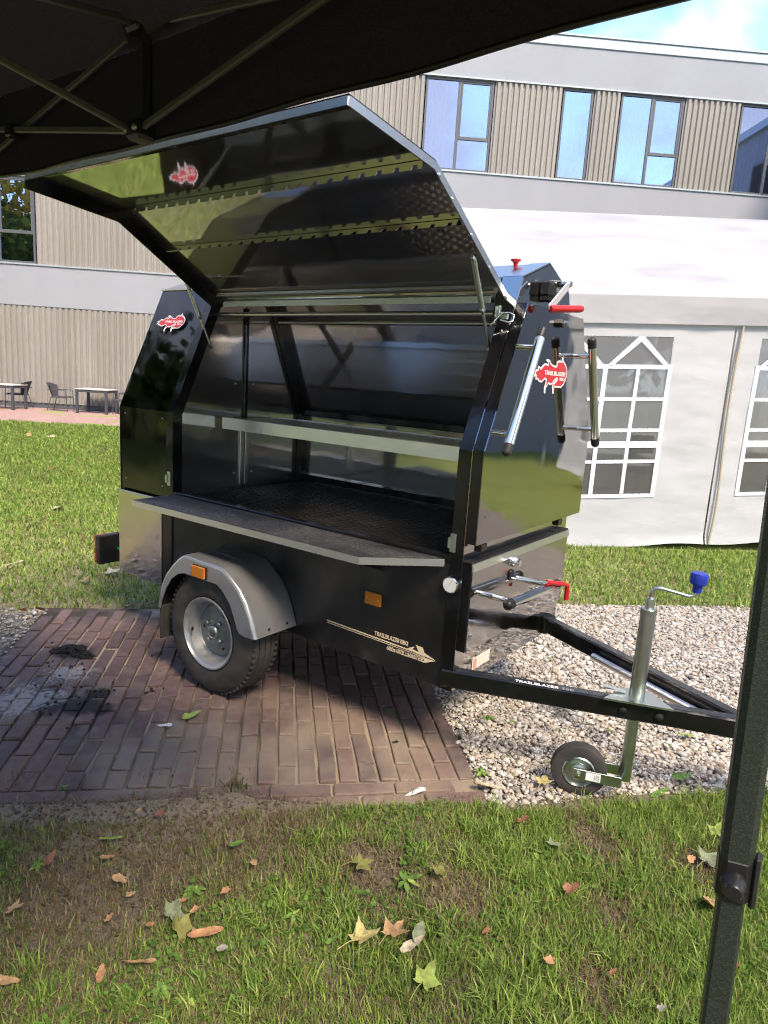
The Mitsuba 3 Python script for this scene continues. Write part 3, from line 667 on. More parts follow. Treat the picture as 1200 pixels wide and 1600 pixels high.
# far side
P_('far_side_panel', box(-L_, -0.061, W_ - 0.010, W_ - 0.004, ZB, 0.92), 'inner_steel')
P_('far_hatch', box(-1.893, -0.061, W_ - 0.012, W_ - 0.006, 0.921, ZK - 0.001), 'inner_steel')
NF = np.array([0, 0.918, 0.394])
P_('far_hatch', slab([(-1.893, W_ - 0.006, ZK), (-0.061, W_ - 0.006, ZK), (-0.061, W_ - DT - 0.006, ZT), (-1.893, W_ - DT - 0.006, ZT)], NF, 0.006), 'inner_steel')
P_('far_cabinet_side', box(-L_, -1.956, W_ - 0.016, W_ - 0.010, 0.921, ZK), 'smoked_steel')
P_('far_cabinet_side', slab([(-L_, W_ - 0.01, ZK), (-1.956, W_ - 0.01, ZK), (-1.956, W_ - DT - 0.01, ZT), (-L_, W_ - DT - 0.01, ZT)], NF, 0.006), 'smoked_steel')
P_('far_rail', box(-1.893, -0.061, W_ - 0.06, W_ - 0.013, 0.925, 0.965, 0.003), 'black_paint')
P_('far_rail', box(-1.893, -0.061, W_ - 0.05, W_ - 0.013, ZK - 0.02, ZK + 0.02, 0.003), 'black_paint')
# roof
for s in (0, 1):
    y0, y1 = (DT, W_ / 2) if s == 0 else (W_ - DT, W_ / 2)
    n = np.array([0, (-1 if s == 0 else 1) * (ZR - ZT), W_ / 2 - DT])
    P_('roof_panel', slab([(-L_ - 0.01, y0, ZT + 0.004), (-0.095, y0, ZT + 0.004), (-0.095, y1, ZR + 0.004), (-L_ - 0.01, y1, ZR + 0.004)], n, 0.004), 'bright_steel')
    P_('roof_cap', slab([(-0.092, y0, ZT + 0.008), (0.0, y0, ZT + 0.008), (0.0, y1, ZR + 0.008), (-0.092, y1, ZR + 0.008)], n, 0.006), 'bright_steel')
P_('corner_cover', slab([(-0.092, 0.228, 1.905), (0.0, 0.228, 1.905), (0.0, DT - 0.001, ZT + 0.006), (-0.092, DT - 0.001, ZT + 0.006)], NI, 0.004), 'mirror_steel')
P_('hinge_beam', slab([(-1.893, 0.262, 1.99), (-0.10, 0.262, 1.99), (-0.10, DT, ZT), (-1.893, DT, ZT)], NI, 0.03), 'inner_steel')
pin = P_('roof_pin', lathe([(0, -0.06), (0.009, -0.06), (0.009, 0.045), (0.012, 0.055), (0.023, 0.062), (0.023, 0.067), (0, 0.069)], (-0.15, 0.52, 2.127), (0, 0, 1), 16), 'red_plastic', 40)
# rear, floor and inner bulkhead
P_('rear_panel', prism(Polygon(sect).buffer(-0.004), (-L_ + 0.001, 0, 0), (0, 1, 0), (0, 0, 1), 0.004), 'mirror_steel')
bulk = Polygon(sect).buffer(-0.066, join_style=2)
for a, b in ((0, 0.553), (0.561, W_)):
    g = bulk.intersection(Polygon([(a, 0.9), (b, 0.9), (b, 2.2), (a, 2.2)]))
    k = P_('cabinet_door', prism(g, (-1.945, 0, 0), (0, 1, 0), (0, 0, 1), 0.012), 'inner_steel')
    s = 1 if a == 0 else -1
    e = (b - 0.016) if a == 0 else a + 0.016
    put(k, 'edge_strip', box(-1.932, -1.922, e - 0.014, e + 0.014, 0.93, 1.33, 0.002), 'bright_steel')
    for z in (1.0, 1.55): put(k, 'rivet', lathe([(0, 0), (0.009, 0), (0.008, 0.004), (0, 0.006)], (-1.933, e - s * 0.05, z), (1, 0, 0), 10), 'bright_steel')
P_('bulkhead_frame', box(-1.93, -1.915, 0.545, 0.569, 1.34, 2.0, 0.002), 'black_paint')
P_('firebox', box(-1.893, -0.061, 0.06, W_ - 0.062, 0.84, 0.86), 'pale_ash')
P_('underbody', box(-L_ + 0.01, -0.01, 0.02, W_ - 0.02, ZB - 0.004, ZB + 0.02), 'satin_black')
def lattice(x0, x1, y0, y1, z, pitch, w, h):
    g = Polygon([(x0, y0), (x1, y0), (x1, y1), (x0, y1)])
    from shapely.geometry import LineString
    ms = []
    for sg in (1, -1):
        c = np.arange(-6, 6, pitch)
        for q in c:
            ln = LineString([(x0 - 3, sg * 0.55 * (x0 - 3) + q), (x1 + 3, sg * 0.55 * (x1 + 3) + q)]).intersection(g)
            if ln.is_empty or ln.geom_type != 'LineString': continue
            (a, b), (c2, d2) = ln.coords[0], ln.coords[-1]
            if math.hypot(a - c2, b - d2) > 0.01: ms.append(bar((a, b, z + 0.001 * sg), (c2, d2, z + 0.001 * sg), w, h))
    return cat(ms)
P_('grill_grate', lattice(-1.89, -0.064, 0.052, W_ - 0.062, 0.905, 0.044, 0.0125, 0.010), 'grate_iron')
# warming rack: lip, side bars and slats
rack = P_('warming_rack', cat([box(-1.90, -0.065, 0.355, 0.359, 1.285, 1.352), box(-1.90, -0.065, 0.3592, 0.405, 1.348, 1.352)]), 'brushed_bright', label='polished steel lip and slats of the warming rack')
for i in range(84):
    x = -1.885 + i * 0.0218
    put(rack, 'slat', box(x, x + 0.013, 0.4055, 0.80, 1.340, 1.346), 'brushed_bright')
for y in (0.50, 0.62, 0.74): put(rack, 'cross_bar', box(-1.90, -0.065, y - 0.012, y + 0.012, 1.330, 1.3395), 'bright_steel')
put(rack, 'back_rail', box(-1.90, -0.065, 0.8005, 0.815, 1.325, 1.352), 'bright_steel')
for y, z in ((0.30, 1.938), (0.80, 1.945)):
    P_('hanging_rail', tube([(-1.892, y, z), (-0.062, y, z)], 0.0125, 12), 'bright_steel', True)
P_('hatch_hinge', box(-1.80, -0.12, 0.262, 0.266, 1.975, 2.005, 0.001), 'brushed_bright')
# open hatch
H0, H1, H2 = np.array([0, 0.302, 2.002]), np.array([0, -0.322, 2.358]), np.array([0, -0.782, 2.404])
XL, XR = -1.862, -0.058
def inn(a, b): d = unit(b - a); return np.array([0, d[2], -d[1]]) if np.cross([1, 0, 0], d)[2] > 0 else np.array([0, -d[2], d[1]])
nA, nB = np.array([0, -0.4955, -0.8686]), np.array([0, -0.0995, -0.995])
X = np.array([1.0, 0, 0])
hatch = P_('hatch', slab([X * XL + H0, X * XR + H0, X * XR + H1, X * XL + H1], nA, 0.003), 'hatch_steel', label='raised hatch with mirror polished inside')
put(hatch, 'outer_leaf', slab([X * XL + H1, X * XR + H1, X * XR + H2, X * XL + H2], nB, 0.003), 'hatch_steel')
put(hatch, 'outer_skin', cat([slab([X * XL + H0 - nA * 0.0035, X * XR + H0 - nA * 0.0035, X * XR + H1 - nA * 0.0035, X * XL + H1 - nA * 0.0035], -nA, -0.003), slab([X * XL + H1 - nB * 0.0035, X * XR + H1 - nB * 0.0035, X * XR + H2 - nB * 0.0035, X * XL + H2 - nB * 0.0035], -nB, -0.003)]), 'smoked_steel')
nK = unit(nA + nB)
for x0, x1, nm, mt, dp in ((XR, XR + 0.005, 'end_flange', 'brushed_bright', 0.027), (XL - 0.005, XL, 'end_flange', 'black_paint', 0.058)):
    k = put(hatch, nm, hull([X * x + p for x in (x0, x1) for p in (H0, H1, H0 + nA * dp, H1 + nK * dp)]), mt)
    put(hatch, nm, hull([X * x + p for x in (x0, x1) for p in (H1, H2, H1 + nK * dp, H2 + nB * dp)]), mt)
lip = put(hatch, 'lip', hull([X * x + p for x in (XL, XR) for p in (H2, H2 + nB * 0.025, H2 + np.array([0, -0.004, 0]), H2 + nB * 0.025 + np.array([0, -0.004, 0]))]), 'bright_steel')
put(hatch, 'lip_return', hull([X * x + p for x in (XL, XR) for p in (H2 + nB * 0.0255, H2 + nB * 0.028, H2 + nB * 0.0255 + (0, 0.022, 0.002), H2 + nB * 0.028 + (0, 0.022, 0.002))]), 'black_paint')
def comb(o, along_n, x0, x1, hgt=0.030):
    pts = [(x0, 0), (x1, 0), (x1, hgt)]
    x = x1 - 0.02
    while x - 0.075 > x0:
        pts += [(x, hgt), (x, 0.012), (x - 0.020, 0.012), (x - 0.020, hgt * 0.6), (x - 0.028, hgt)]
        x -= 0.075
    pts += [(x0, hgt)]
    return prism(Polygon(pts).buffer(0), o, (1, 0, 0), along_n, 0.004)
pA = H0 + (H1 - H0) * 0.64
put(hatch, 'tool_rack', comb(H1 + nB * 0.002 + np.array([0, -0.03, 0.003]), nB, -1.70, XR - 0.03, 0.027), 'inner_steel')
put(hatch, 'rack_strip', slab([X * x + H1 + nB * 0.0025 + np.array([0, b, b * -0.1 * 0]) for x, b in ((-1.70, -0.010), (XR - 0.03, -0.010), (XR - 0.03, -0.026), (-1.70, -0.026))], nB, 0.001), 'satin_black')
put(hatch, 'tool_rack', comb(pA + nA * 0.0025, nA, -1.80, XR - 0.03, 0.027), 'inner_steel')
dA = unit(H1 - H0)
put(hatch, 'rack_strip', slab([X * x + pA + dA * b + nA * 0.0015 for x, b in ((-1.80, -0.03), (XR - 0.03, -0.03), (XR - 0.03, -0.004), (-1.80, -0.004))], nA, 0.001), 'satin_black')
put(hatch, 'stiffener', bar(X * -1.80 + H0 + (H1 - H0) * 0.12 + nA * 0.012, X * -0.15 + H0 + (H1 - H0) * 0.12 + nA * 0.012, 0.02, 0.016, 0.003), 'bright_steel')
for fx in (0.05, 0.3, 0.55, 0.8, 0.95):
    q = H0 + (H1 - H0) * fx
    put(hatch, 'rivet', lathe([(0, 0), (0.007, 0), (0.006, 0.003), (0, 0.005)], X * (XR + 0.005) + q + nA * 0.02, (1, 0, 0), 10), 'chrome')
for x, p, q in ((-1.93, (0.108, 2.103), (0.247, 1.756)), (-0.085, (0.028, 2.115), (0.225, 1.785))):
    a, b = np.array([x, *p]), np.array([x if x > -1 else -1.882, *q]); m = a + (b - a) * 0.55
    k = P_('hatch_strut', tube([a, m], 0.012, 12), 'zinc', 40)
    put(k, 'rod', tube([m, b], 0.0075, 10), 'zinc', 40)
    for c in (a, b, m): put(k, 'joint', lathe([(0, 0), (0.014, 0), (0.014, 0.012), (0, 0.016)], c - X * 0.004, X, 12), 'bright_steel', 40)
# fold-down shelf
shz = 0.922
shp = [(-1.87, 0.004), (-1.855, -0.282), (-0.335, -0.258), (-0.082, -0.006), (-0.082, 0.004)]
shelf = P_('shelf', prism(Polygon(shp[::-1]).buffer(-0.001), (0, 0, shz - 0.004), (1, 0, 0), (0, 1, 0), 0.004), 'wet_steel', label='fold down steel side shelf wet with rain')
for a, b in zip(shp[:-1], shp[1:]):
    if b == shp[-1]: continue
    d = unit(np.array(b) - np.array(a)); nrm = np.array([d[1], -d[0]])
    q = [(a[0], a[1]), (b[0], b[1])]
    put(shelf, 'edge', hull([(x, y, z) for (x, y) in q + [(x - nrm[0] * -0.004, y - nrm[1] * -0.004) for x, y in q] for z in (shz - 0.030, shz + 0.001)]), 'brushed_bright')
for x in (-1.84, -0.42):
    put(shelf, 'bracket', prism(Polygon([(-0.262 if x < -1 else -0.235, shz - 0.037), (0.0, shz - 0.037), (0.0, shz - 0.12)]), (x, 0, 0), (0, 1, 0), (0, 0, 1), 0.02), 'satin_black')
put(shelf, 'hinge_block', box(-1.80, -1.75, -0.03, 0.002, shz - 0.085, shz - 0.038, 0.003), 'zinc')
put(shelf, 'hinge_block', box(-0.46, -0.40, -0.03, 0.002, shz - 0.075, shz - 0.038, 0.003), 'zinc')
# small fittings on the near side
def reflector(x0, x1, y, z0, z1):
    k = P_('side_reflector', box(x0, x1, y - 0.012, y, z0, z1, 0.002), 'amber')
    put(k, 'backing', box(x0 - 0.003, x1 + 0.004, y - 0.004, y + 0.002, z0 - 0.003, z1 + 0.003), 'satin_black')
    for x in (x0 + 0.012, x1 - 0.012): put(k, 'screw', lathe([(0, 0), (0.004, 0), (0, 0.002)], (x, y - 0.012, (z0 + z1) / 2), (0, -1, 0), 8), 'chrome')
reflector(-0.482, -0.392, 0.004, 0.632, 0.690)
th = P_('thermometer', lathe([(0, 0), (0.036, 0), (0.036, 0.016), (0.032, 0.020), (0.032, 0.018), (0, 0.018)], (-0.040, 0.0, 0.823), (0, -1, 0), 28), 'chrome', 40)
put(th, 'dial', lathe([(0, 0), (0.0315, 0), (0.0315, 0.0008), (0, 0.0008)], (-0.040, -0.0185, 0.823), (0, -1, 0), 28), 'dial')
put(th, 'needle', bar((-0.040, -0.0196, 0.823), (-0.031, -0.0196, 0.843), 0.002, 0.001), 'bar_ink')
for x, z in ((-0.050, 0.997), (-1.925, 1.005)):
    k = P_('door_hinge', box(x - 0.014, x + 0.014, -0.006, -0.001, z - 0.04, z + 0.04, 0.002), 'zinc')
    put(k, 'knuckle', tube([(x - 0.014, -0.010, z - 0.022), (x - 0.014, -0.010, z + 0.022)], 0.007, 10), 'zinc')
# printed arrow and lettering on the side panel
Yv = 0.0035
sv, sw = (1, 0, 0), (0, 0, 1)
P_('side_lettering', text_on('TRAILBLAZER BBQ', 0.0185, (-0.422, Yv, 0.4925), sv, sw, width=0.185), 'decal_gold')
P_('side_lettering', text_on('600s GRILLMASTER', 0.0185, (-0.350, Yv, 0.4435), sv, sw, width=0.195), 'decal_gold')
st = P_('side_stripe', prism([(-0.705, 0.4835), (-0.20, 0.4735), (-0.20, 0.4785), (-0.705, 0.4895)], (0, Yv, 0), sv, sw, 0.001), 'decal_gold')
put(st, 'thin_line', prism([(-0.705, 0.4745), (-0.145, 0.4655), (-0.145, 0.4675), (-0.705, 0.4775)], (0, Yv, 0), sv, sw, 0.001), 'decal_gold')
put(st, 'arrow_head', prism([(-0.235, 0.483), (-0.21, 0.497), (-0.200, 0.497), (-0.212, 0.4855), (-0.178, 0.481), (-0.196, 0.510), (-0.160, 0.5075), (-0.150, 0.487), (-0.090, 0.4685), (-0.20, 0.4725)], (0, Yv, 0), sv, sw, 0.001), 'decal_gold')
put(st, 'arrow_head', prism([(-0.155, 0.4645), (-0.092, 0.4655), (-0.140, 0.4435), (-0.162, 0.4415), (-0.146, 0.452)], (0, Yv, 0), sv, sw, 0.001), 'decal_gold')
# flame badge, in metres about its centre
FL = [(0.106, 0.085), (0.114, 0.066), (0.144, 0.051), (0.168, 0.031), (0.175, 0.008), (0.165, -0.02), (0.142, -0.044), (0.115, -0.058), (0.074, -0.056), (0.04, -0.057), (0.043, -0.083), (0.028, -0.085), (0.019, -0.059), (0.022, -0.046), (0.034, -0.036), (0.064, -0.02), (0.054, -0.019), (0.032, -0.029), (0.012, -0.044), (-0.011, -0.048), (-0.026, -0.042), (-0.053, -0.063), (-0.052, -0.085), (-0.066, -0.084), (-0.069, -0.065), (-0.059, -0.043), (-0.058, -0.028), (-0.073, -0.024), (-0.089, -0.033), (-0.105, -0.04), (-0.133, -0.036), (-0.149, -0.028), (-0.168, -0.03), (-0.169, -0.014), (-0.202, -0.023), (-0.178, -0.001), (-0.201, 0.006), (-0.155, 0.015), (-0.159, 0.028), (-0.141, 0.028), (-0.126, 0.02), (-0.107, 0.033), (-0.082, 0.044), (-0.053, 0.04), (-0.058, 0.049), (-0.076, 0.055), (-0.064, 0.062), (-0.04, 0.061), (-0.023, 0.047), (0.008, 0.039), (0.042, 0.039), (0.043, 0.053), (0.06, 0.063), (0.084, 0.064), (0.095, 0.061)]
def badge(parent, o, u, v, s):
    g = Polygon([(a * s, b * s) for a, b in FL]).buffer(0)
    u, v = unit(u), unit(v); n = np.cross(u, v); o = np.asarray(o, float)
    k = put(parent, 'flame_badge', prism(g, o, u, v, 0.0012), 'decal_white', label='red flame badge with white outline')
    gi = g.buffer(-0.0075 * s)
    put(k, 'red_field', cat([prism(q, o + n * 0.0012, u, v, 0.0008) for q in getattr(gi, 'geoms', [gi]) if q.area > 1e-5]), 'decal_red')
    put(k, 'lettering', text_on('TRAILBLAZER', 0.017 * s, o + n * 0.002 + u * (-0.086 * s) + v * (-0.004 * s), u, v, 0.0006, width=0.235 * s), 'decal_white')
    put(k, 'lettering', text_on('BBQ', 0.012 * s, o + n * 0.002 + u * (0.088 * s) + v * (-0.024 * s), u, v, 0.0006, width=0.055 * s), 'decal_white')
badge(cab, (-2.195, 0.213, 1.885) + NI * 0.0008, (1, 0, 0), (0, 0.394, 0.918), 0.70)
# front end
P_('front_panel', prism(Polygon(sect).buffer(-0.002), (-0.001, 0, 0), (0, 1, 0), (0, 0, 1), 0.003), 'mirror_steel')
door = [(-0.012, 1.008), (1.113, 1.008), (1.113, 1.415), (0.855, 1.973), (0.245, 1.973), (-0.012, 1.385)]
fd = P_('front_door', prism(Polygon(door), (0.058, 0, 0), (0, 1, 0), (0, 0, 1), 0.004), 'door_steel', label='polished octagonal front door')
dr_in = Polygon(door).difference(Polygon(door).buffer(-0.004, join_style=2))
put(fd, 'side_flange', prism(Polygon(door).difference(Polygon(door).buffer(-0.006, join_style=2)), (0.012, 0, 0), (0, 1, 0), (0, 0, 1), 0.0455), 'black_paint')
badge(fd, (0.0625, 0.551, 1.704), (0, 1, 0), (0, 0, 1), 1.0)
def handle(parent, a, b, r, off, ends, mt='chrome', st=(0.14, 0.86)):
    a, b = np.array(a), np.array(b); d = unit(b - a)
    k = put(parent, 'handle', tube([a, b], r, 18), mt, 40)
    for e, s in ((a, -1), (b, 1)): put(k, 'end_cap', lathe([(r + 0.001, -0.03), (r + 0.001, 0.004), (r * 0.85, 0.012), (r * 0.4, 0.018), (0, 0.019)], e, d * s, 18), ends, 40)
    for f in st:
        q = a + (b - a) * f
        put(k, 'standoff', tube([q - off, q], r * 0.62, 12), 'chrome', True)
handle(fd, (0.150, 0.205, 1.860), (0.150, -0.002, 1.395), 0.019, np.array([0.088, 0, 0]), 'satin_black')
handle(fd, (0.150, 0.760, 1.865), (0.150, 0.972, 1.390), 0.019, np.array([0.088, 0, 0]), 'satin_black')
kb = put(fd, 'locking_bolt', lathe([(0, 0), (0.020, 0), (0.020, 0.020), (0.014, 0.022), (0, 0.022)], (0.062, 0.575, 1.925), (1, 0, 0), 6), 'satin_black')
put(kb, 'tip', lathe([(0, 0), (0.013, 0), (0.013, 0.020), (0, 0.022)], (0.0845, 0.575, 1.925), (1, 0, 0), 12), 'zinc')
for y, z in ((0.52, 1.50), (0.04, 1.12)): put(fd, 'rivet', lathe([(0, 0), (0.005, 0), (0, 0.003)], (0.062, y, z), (1, 0, 0), 8), 'satin_black')
for y in (0.03, 0.83): put(fd, 'bottom_hinge', box(0.03, 0.064, y, y + 0.05, 0.975, 1.006, 0.002), 'black_paint')
P_('upper_block', box(0.003, 0.045, 0.235, 0.262, 1.885, 1.945, 0.006), 'black_paint')
# spit drive and crank
mo = P_('spit_drive', box(0.003, 0.050, 0.462, 0.540, 2.030, 2.090, 0.006), 'satin_black')
for i in range(5): put(mo, 'cooling_fin', box(0.006, 0.046, 0.466 + i * 0.015, 0.474 + i * 0.015, 2.010, 2.0295, 0.002), 'satin_black')
put(mo, 'bracket', bar((0.03, 0.50, 2.094), (0.07, 0.56, 2.098), 0.02, 0.006, 0.002), 'bright_steel')
put(mo, 'shaft', tube([(0.03, 0.54, 2.065), (0.03, 0.60, 2.068)], 0.008, 10), 'bright_steel', 40)
cr = P_('crank', bar((0.10, 0.555, 2.092), (0.10, 0.362, 1.962), 0.036, 0.008, 0.003, up=(1, 0, 0)), 'crank_grey', label='short steel crank with red grip')
put(cr, 'shaft', tube([(0.0, 0.548, 2.086), (0.11, 0.548, 2.086)], 0.011, 12), 'zinc', 40)
put(cr, 'grip', lathe([(0, 0), (0.014, 0.001), (0.016, 0.012), (0.015, 0.10), (0.0155, 0.165), (0.012, 0.178), (0, 0.18)], (0.104, 0.362, 1.962), (0.42, 0.90, 0.10), 16), 'red_plastic', 40)
# toggle latch on the corner
la = P_('toggle_latch', box(-0.028, 0.010, 0.176, 0.190, 1.898, 1.930, 0.004), 'zinc')
put(la, 'loop', tube([(-0.015, 0.172, 1.923), (0.02, 0.176, 1.926), (0.034, 0.184, 1.917), (0.034, 0.174, 1.893), (0.02, 0.166, 1.888), (-0.015, 0.160, 1.896)], 0.004, 8), 'zinc', True)
put(la, 'lever', bar((-0.05, 0.150, 1.872), (-0.012, 0.168, 1.925), 0.014, 0.006, 0.002), 'zinc')
put(la, 'base_plate', box(-0.052, -0.028, 0.176, 0.195, 1.905, 1.955, 0.003), 'zinc')
# lower ash drawer on the front
dw = P_('ash_drawer', box(0.003, 0.046, -0.002, 1.015, 0.545, 0.925, 0.002), 'black_paint')
put(dw, 'drawer_front', box(0.0462, 0.0502, 0.002, 1.012, 0.547, 0.892), 'mirror_steel')
put(dw, 'top_trim', hull([(x, y, z) for y in (0.0, 1.022) for x, z in ((0.0462, 0.893), (0.054, 0.893), (0.050, 0.926), (0.0462, 0.926))]), 'brushed_bright')
put(dw, 'drawer_lid', box(0.003, 0.048, -0.004, 1.018, 0.9255, 0.934, 0.002), 'satin_black')
handle(dw, (0.150, 0.150, 0.745), (0.150, 0.680, 0.725), 0.022, np.array([0.10, 0, 0]), 'satin_black', st=(0.12, 0.88))
lk = put(dw, 'lock', lathe([(0, 0), (0.022, 0), (0.024, 0.02), (0.017, 0.03), (0.017, 0.042), (0, 0.044)], (0.050, 0.36, 0.875), (1, 0, 0), 18), 'chrome', 40)
put(dw, 'lever_plate', box(0.0505, 0.060, 0.343, 0.377, 0.79, 0.835, 0.003), 'satin_black')
put(dw, 'lever_rod', tube([(0.052, 0.355, 0.800), (0.085, 0.375, 0.795), (0.160, 0.545, 0.762)], 0.0055, 10), 'zinc', True)
put(dw, 'lever_grip', tube([(0.155, 0.535, 0.764), (0.190, 0.660, 0.738), (0.197, 0.685, 0.728), (0.198, 0.690, 0.700), (0.198, 0.692, 0.655)], 0.0115, 12), 'red_plastic', True, label='red rubber lever grip')
pl = P_('rating_plate', box(0.003, 0.006, 0.160, 0.322, 0.402, 0.457, 0.001), 'sticker')
put(pl, 'red_band', box(0.0061, 0.0066, 0.168, 0.196, 0.406, 0.452), 'sticker_red')
P_('plate_cord', tube([(0.004, 0.168, 0.402), (0.012, 0.16, 0.43 - 0.05), (0.03, 0.12, 0.375), (0.05, 0.05, 0.43)], 0.004, 8), 'sticker', True)
# drawbar
def beam(a, b, w=0.056, h=0.078):
    return bar(a, b, w, h, 0.006)
db = P_('drawbar_beam', beam((-0.06, 0.005, 0.411), (1.56, 0.625, 0.411)), 'black_paint')
dv = unit(np.array([1.62, 0.62, 0])); dn = np.array([-dv[1], dv[0], 0])
put(db, 'wet_top', hull([np.array([-0.055, 0.005, 0.4502]) + dv * s + dn * w + np.array([0, 0, z]) for s in (0.06, 1.60) for w in (-0.021, 0.021) for z in (0, 0.0012)]), 'wet_black')
o = np.array([0.236, 0.100, 0.4516]) ; put(db, 'lettering', text_on('TRAILBLAZER', 0.020, o + dn * -0.008, dv, dn, 0.0008, width=0.175), 'decal_white')
put(db, 'lettering', text_on('320', 0.018, o + dv * 0.185 + dn * -0.008, dv, dn, 0.0008, width=0.05), 'silver_paint')
for s in (0.74, 0.875):
    put(db, 'bolt', lathe([(0, 0), (0.017, 0), (0.015, 0.009), (0.006, 0.013), (0, 0.013)], np.array([-0.06, 0.005, 0.411]) + dv * s - dn * 0.028, -dn, 14), 'satin_black', 40)
fb0, fb1 = np.array([-0.03, 0.985, 0.411]), np.array([1.30, 0.335 - 0.02, 0.411])
fbm_ = P_('drawbar_beam', beam(fb0, fb0 + unit(fb1 - fb0) * 1.36), 'black_paint')
ev = unit(fb1 - fb0); en = np.array([-ev[1], ev[0], 0])
put(fbm_, 'wet_top', hull([fb0 + ev * s + en * w + np.array([0, 0, z]) for s in (0.05, 1.30) for w in (-0.021, 0.021) for z in (0.0392, 0.0404)]), 'wet_black')
put(fbm_, 'end_bracket', bar(fb0 + ev * 0.0, fb0 + ev * 0.075, 0.075, 0.095, 0.006), 'black_paint')
put(fbm_, 'steel_tube', tube([fb0 + ev * 0.45 - en * 0.055 + (0, 0, -0.012), fb0 + ev * 1.18 - en * 0.055 + (0, 0, -0.012)], 0.017, 16), 'bright_steel', 40, label='polished tube clamped along the far drawbar beam')
cp = np.array([-0.06, 0.005, 0.411]) + dv * 1.34
put(db, 'coupling_plate', box(cp[0] - 0.12, cp[0] + 0.22, cp[1] - 0.06, cp[1] + 0.09, 0.4525, 0.475, 0.004), 'zinc')
co = P_('coupling', hull([cp + dv * s + dn * w + np.array([0, 0, z]) for s, w0, z0, z1 in ((0.05, 0.05, 0.066, 0.16), (0.30, 0.045, 0.066, 0.14)) for w in (-w0, w0) for z in (z0, z1)]), 'zinc')
put(co, 'coupling_handle', tube([cp + dv * 0.10 + (0, 0, 0.15), cp + dv * 0.18 + (0, 0, 0.22), cp + dv * 0.36 + (0, 0, 0.23)], 0.014, 12), 'satin_black', True)
put(db, 'brake_cable', tube([cp + dv * 0.02 + (0, -0.05, -0.03), cp + dv * 0.05 + (0.03, -0.06, -0.12), cp + dv * 0.10 + (0.06, -0.06, -0.19), cp + dv * 0.14 + (0.09, -0.05, -0.25), cp + dv * 0.17 + (0.12, -0.03, -0.33), cp + dv * 0.2 + (0.17, 0.0, -0.38)], 0.006, 8), 'satin_black', True)
# jockey wheel
JX, JY = 0.667, 0.318
jk = P_('jockey_wheel', tube([(JX, JY, 0.40), (JX, JY, 0.825)], 0.030, 24), 'zinc', 40, label='galvanised jockey wheel with a blue crank knob')
put(jk, 'collar', lathe([(0.030, 0), (0.0315, 0.003), (0.0315, 0.022), (0.028, 0.026), (0.0, 0.026)], (JX, JY, 0.80), (0, 0, 1), 24), 'zinc', 40)
put(jk, 'top_nut', lathe([(0, 0), (0.016, 0), (0.016, 0.036), (0.012, 0.042), (0, 0.042)], (JX, JY, 0.826), (0, 0, 1), 14), 'zinc', 40)
put(jk, 'inner_tube', tube([(JX, JY, 0.085), (JX, JY, 0.42)], 0.0245, 22), 'zinc', 40)
put(jk, 'crank_arm', tube([(JX, JY, 0.866), (JX, JY, 0.895), (JX + 0.012, JY + 0.006, 0.907), (JX + 0.03, JY + 0.015, 0.908), (JX + 0.125, JY + 0.05, 0.892), (JX + 0.145, JY + 0.056, 0.900), (JX + 0.150, JY + 0.058, 0.93)], 0.0075, 12), 'zinc', True)
put(jk, 'crank_knob', lathe([(0, 0), (0.016, 0), (0.018, 0.022), (0.020, 0.03), (0.030, 0.034), (0.033, 0.044), (0.033, 0.068), (0.029, 0.077), (0.016, 0.080), (0, 0.080)], (JX + 0.150, JY + 0.058, 0.912), (0, 0, 1), 24), 'blue_plastic', 40, label='blue plastic crank knob')
put(jk, 'clamp_plate', hull([np.array([JX, JY, 0.452]) + dv * a + dn * b + np.array([0, 0, c]) for a, b in ((-0.13, -0.085), (0.13, -0.085), (0.05, 0.05), (-0.05, 0.05)) for c in (0, 0.008)]), 'zinc')
put(jk, 'clamp_lever', tube([(JX - 0.04, JY - 0.02, 0.466), (JX - 0.12, JY - 0.05, 0.475)], 0.007, 8), 'zinc')
hub = np.array([0.511, 0.206, 0.104]); ax = unit(np.array([0.36, -0.93, 0.0])); fwd = np.array([ax[1] * -1, ax[0], 0])
fwd = unit(np.array([0.93, 0.36, 0]))
tyre = [(0.062, 0.0), (0.075, 0.004), (0.096, 0.004), (0.108, 0.0), (0.112, -0.008), (0.112, -0.042), (0.108, -0.052), (0.096, -0.055), (0.062, -0.052)]
jt = put(jk, 'tyre', lathe(tyre, hub, ax, 40), 'rubber', 40)
put(jk, 'wheel_disc', lathe([(0.064, -0.002), (0.066, 0.004), (0.062, 0.008), (0.058, 0.002), (0.050, -0.008), (0.036, -0.006), (0.034, 0.004), (0.026, 0.006), (0.020, 0.008), (0, 0.009)], hub, ax, 40), 'zinc', 40)
put(jk, 'axle_nut', lathe([(0, 0), (0.012, 0), (0.012, 0.010), (0.006, 0.011), (0.006, 0.017), (0, 0.018)], hub + ax * 0.024, ax, 6), 'chrome')
f0 = hub + ax * 0.020; 
fork = put(jk, 'fork', bar(f0 - fwd * 0.022 + (0, 0, 0.0), f0 + fwd * 0.165 + (0, 0, -0.002), 0.005, 0.046, 0.0015), 'zinc')
put(jk, 'fork', bar(hub - ax * 0.075 - fwd * 0.022, hub - ax * 0.075 + fwd * 0.19, 0.005, 0.046, 0.0015), 'zinc')
put(jk, 'fork_bridge', bar(f0 + fwd * 0.163 + ax * 0.0, hub - ax * 0.078 + fwd * 0.192, 0.006, 0.046, 0.001), 'zinc')
fu = fwd; fv = np.array([0, 0, 1.0]); so = f0 + ax * 0.0028 + fwd * 0.028 - fv * 0.017
sk = put(jk, 'sticker', prism(rrect(0, 0.058, 0, 0.034, 0.002), so, fu, fv, 0.0006), 'decal_white')
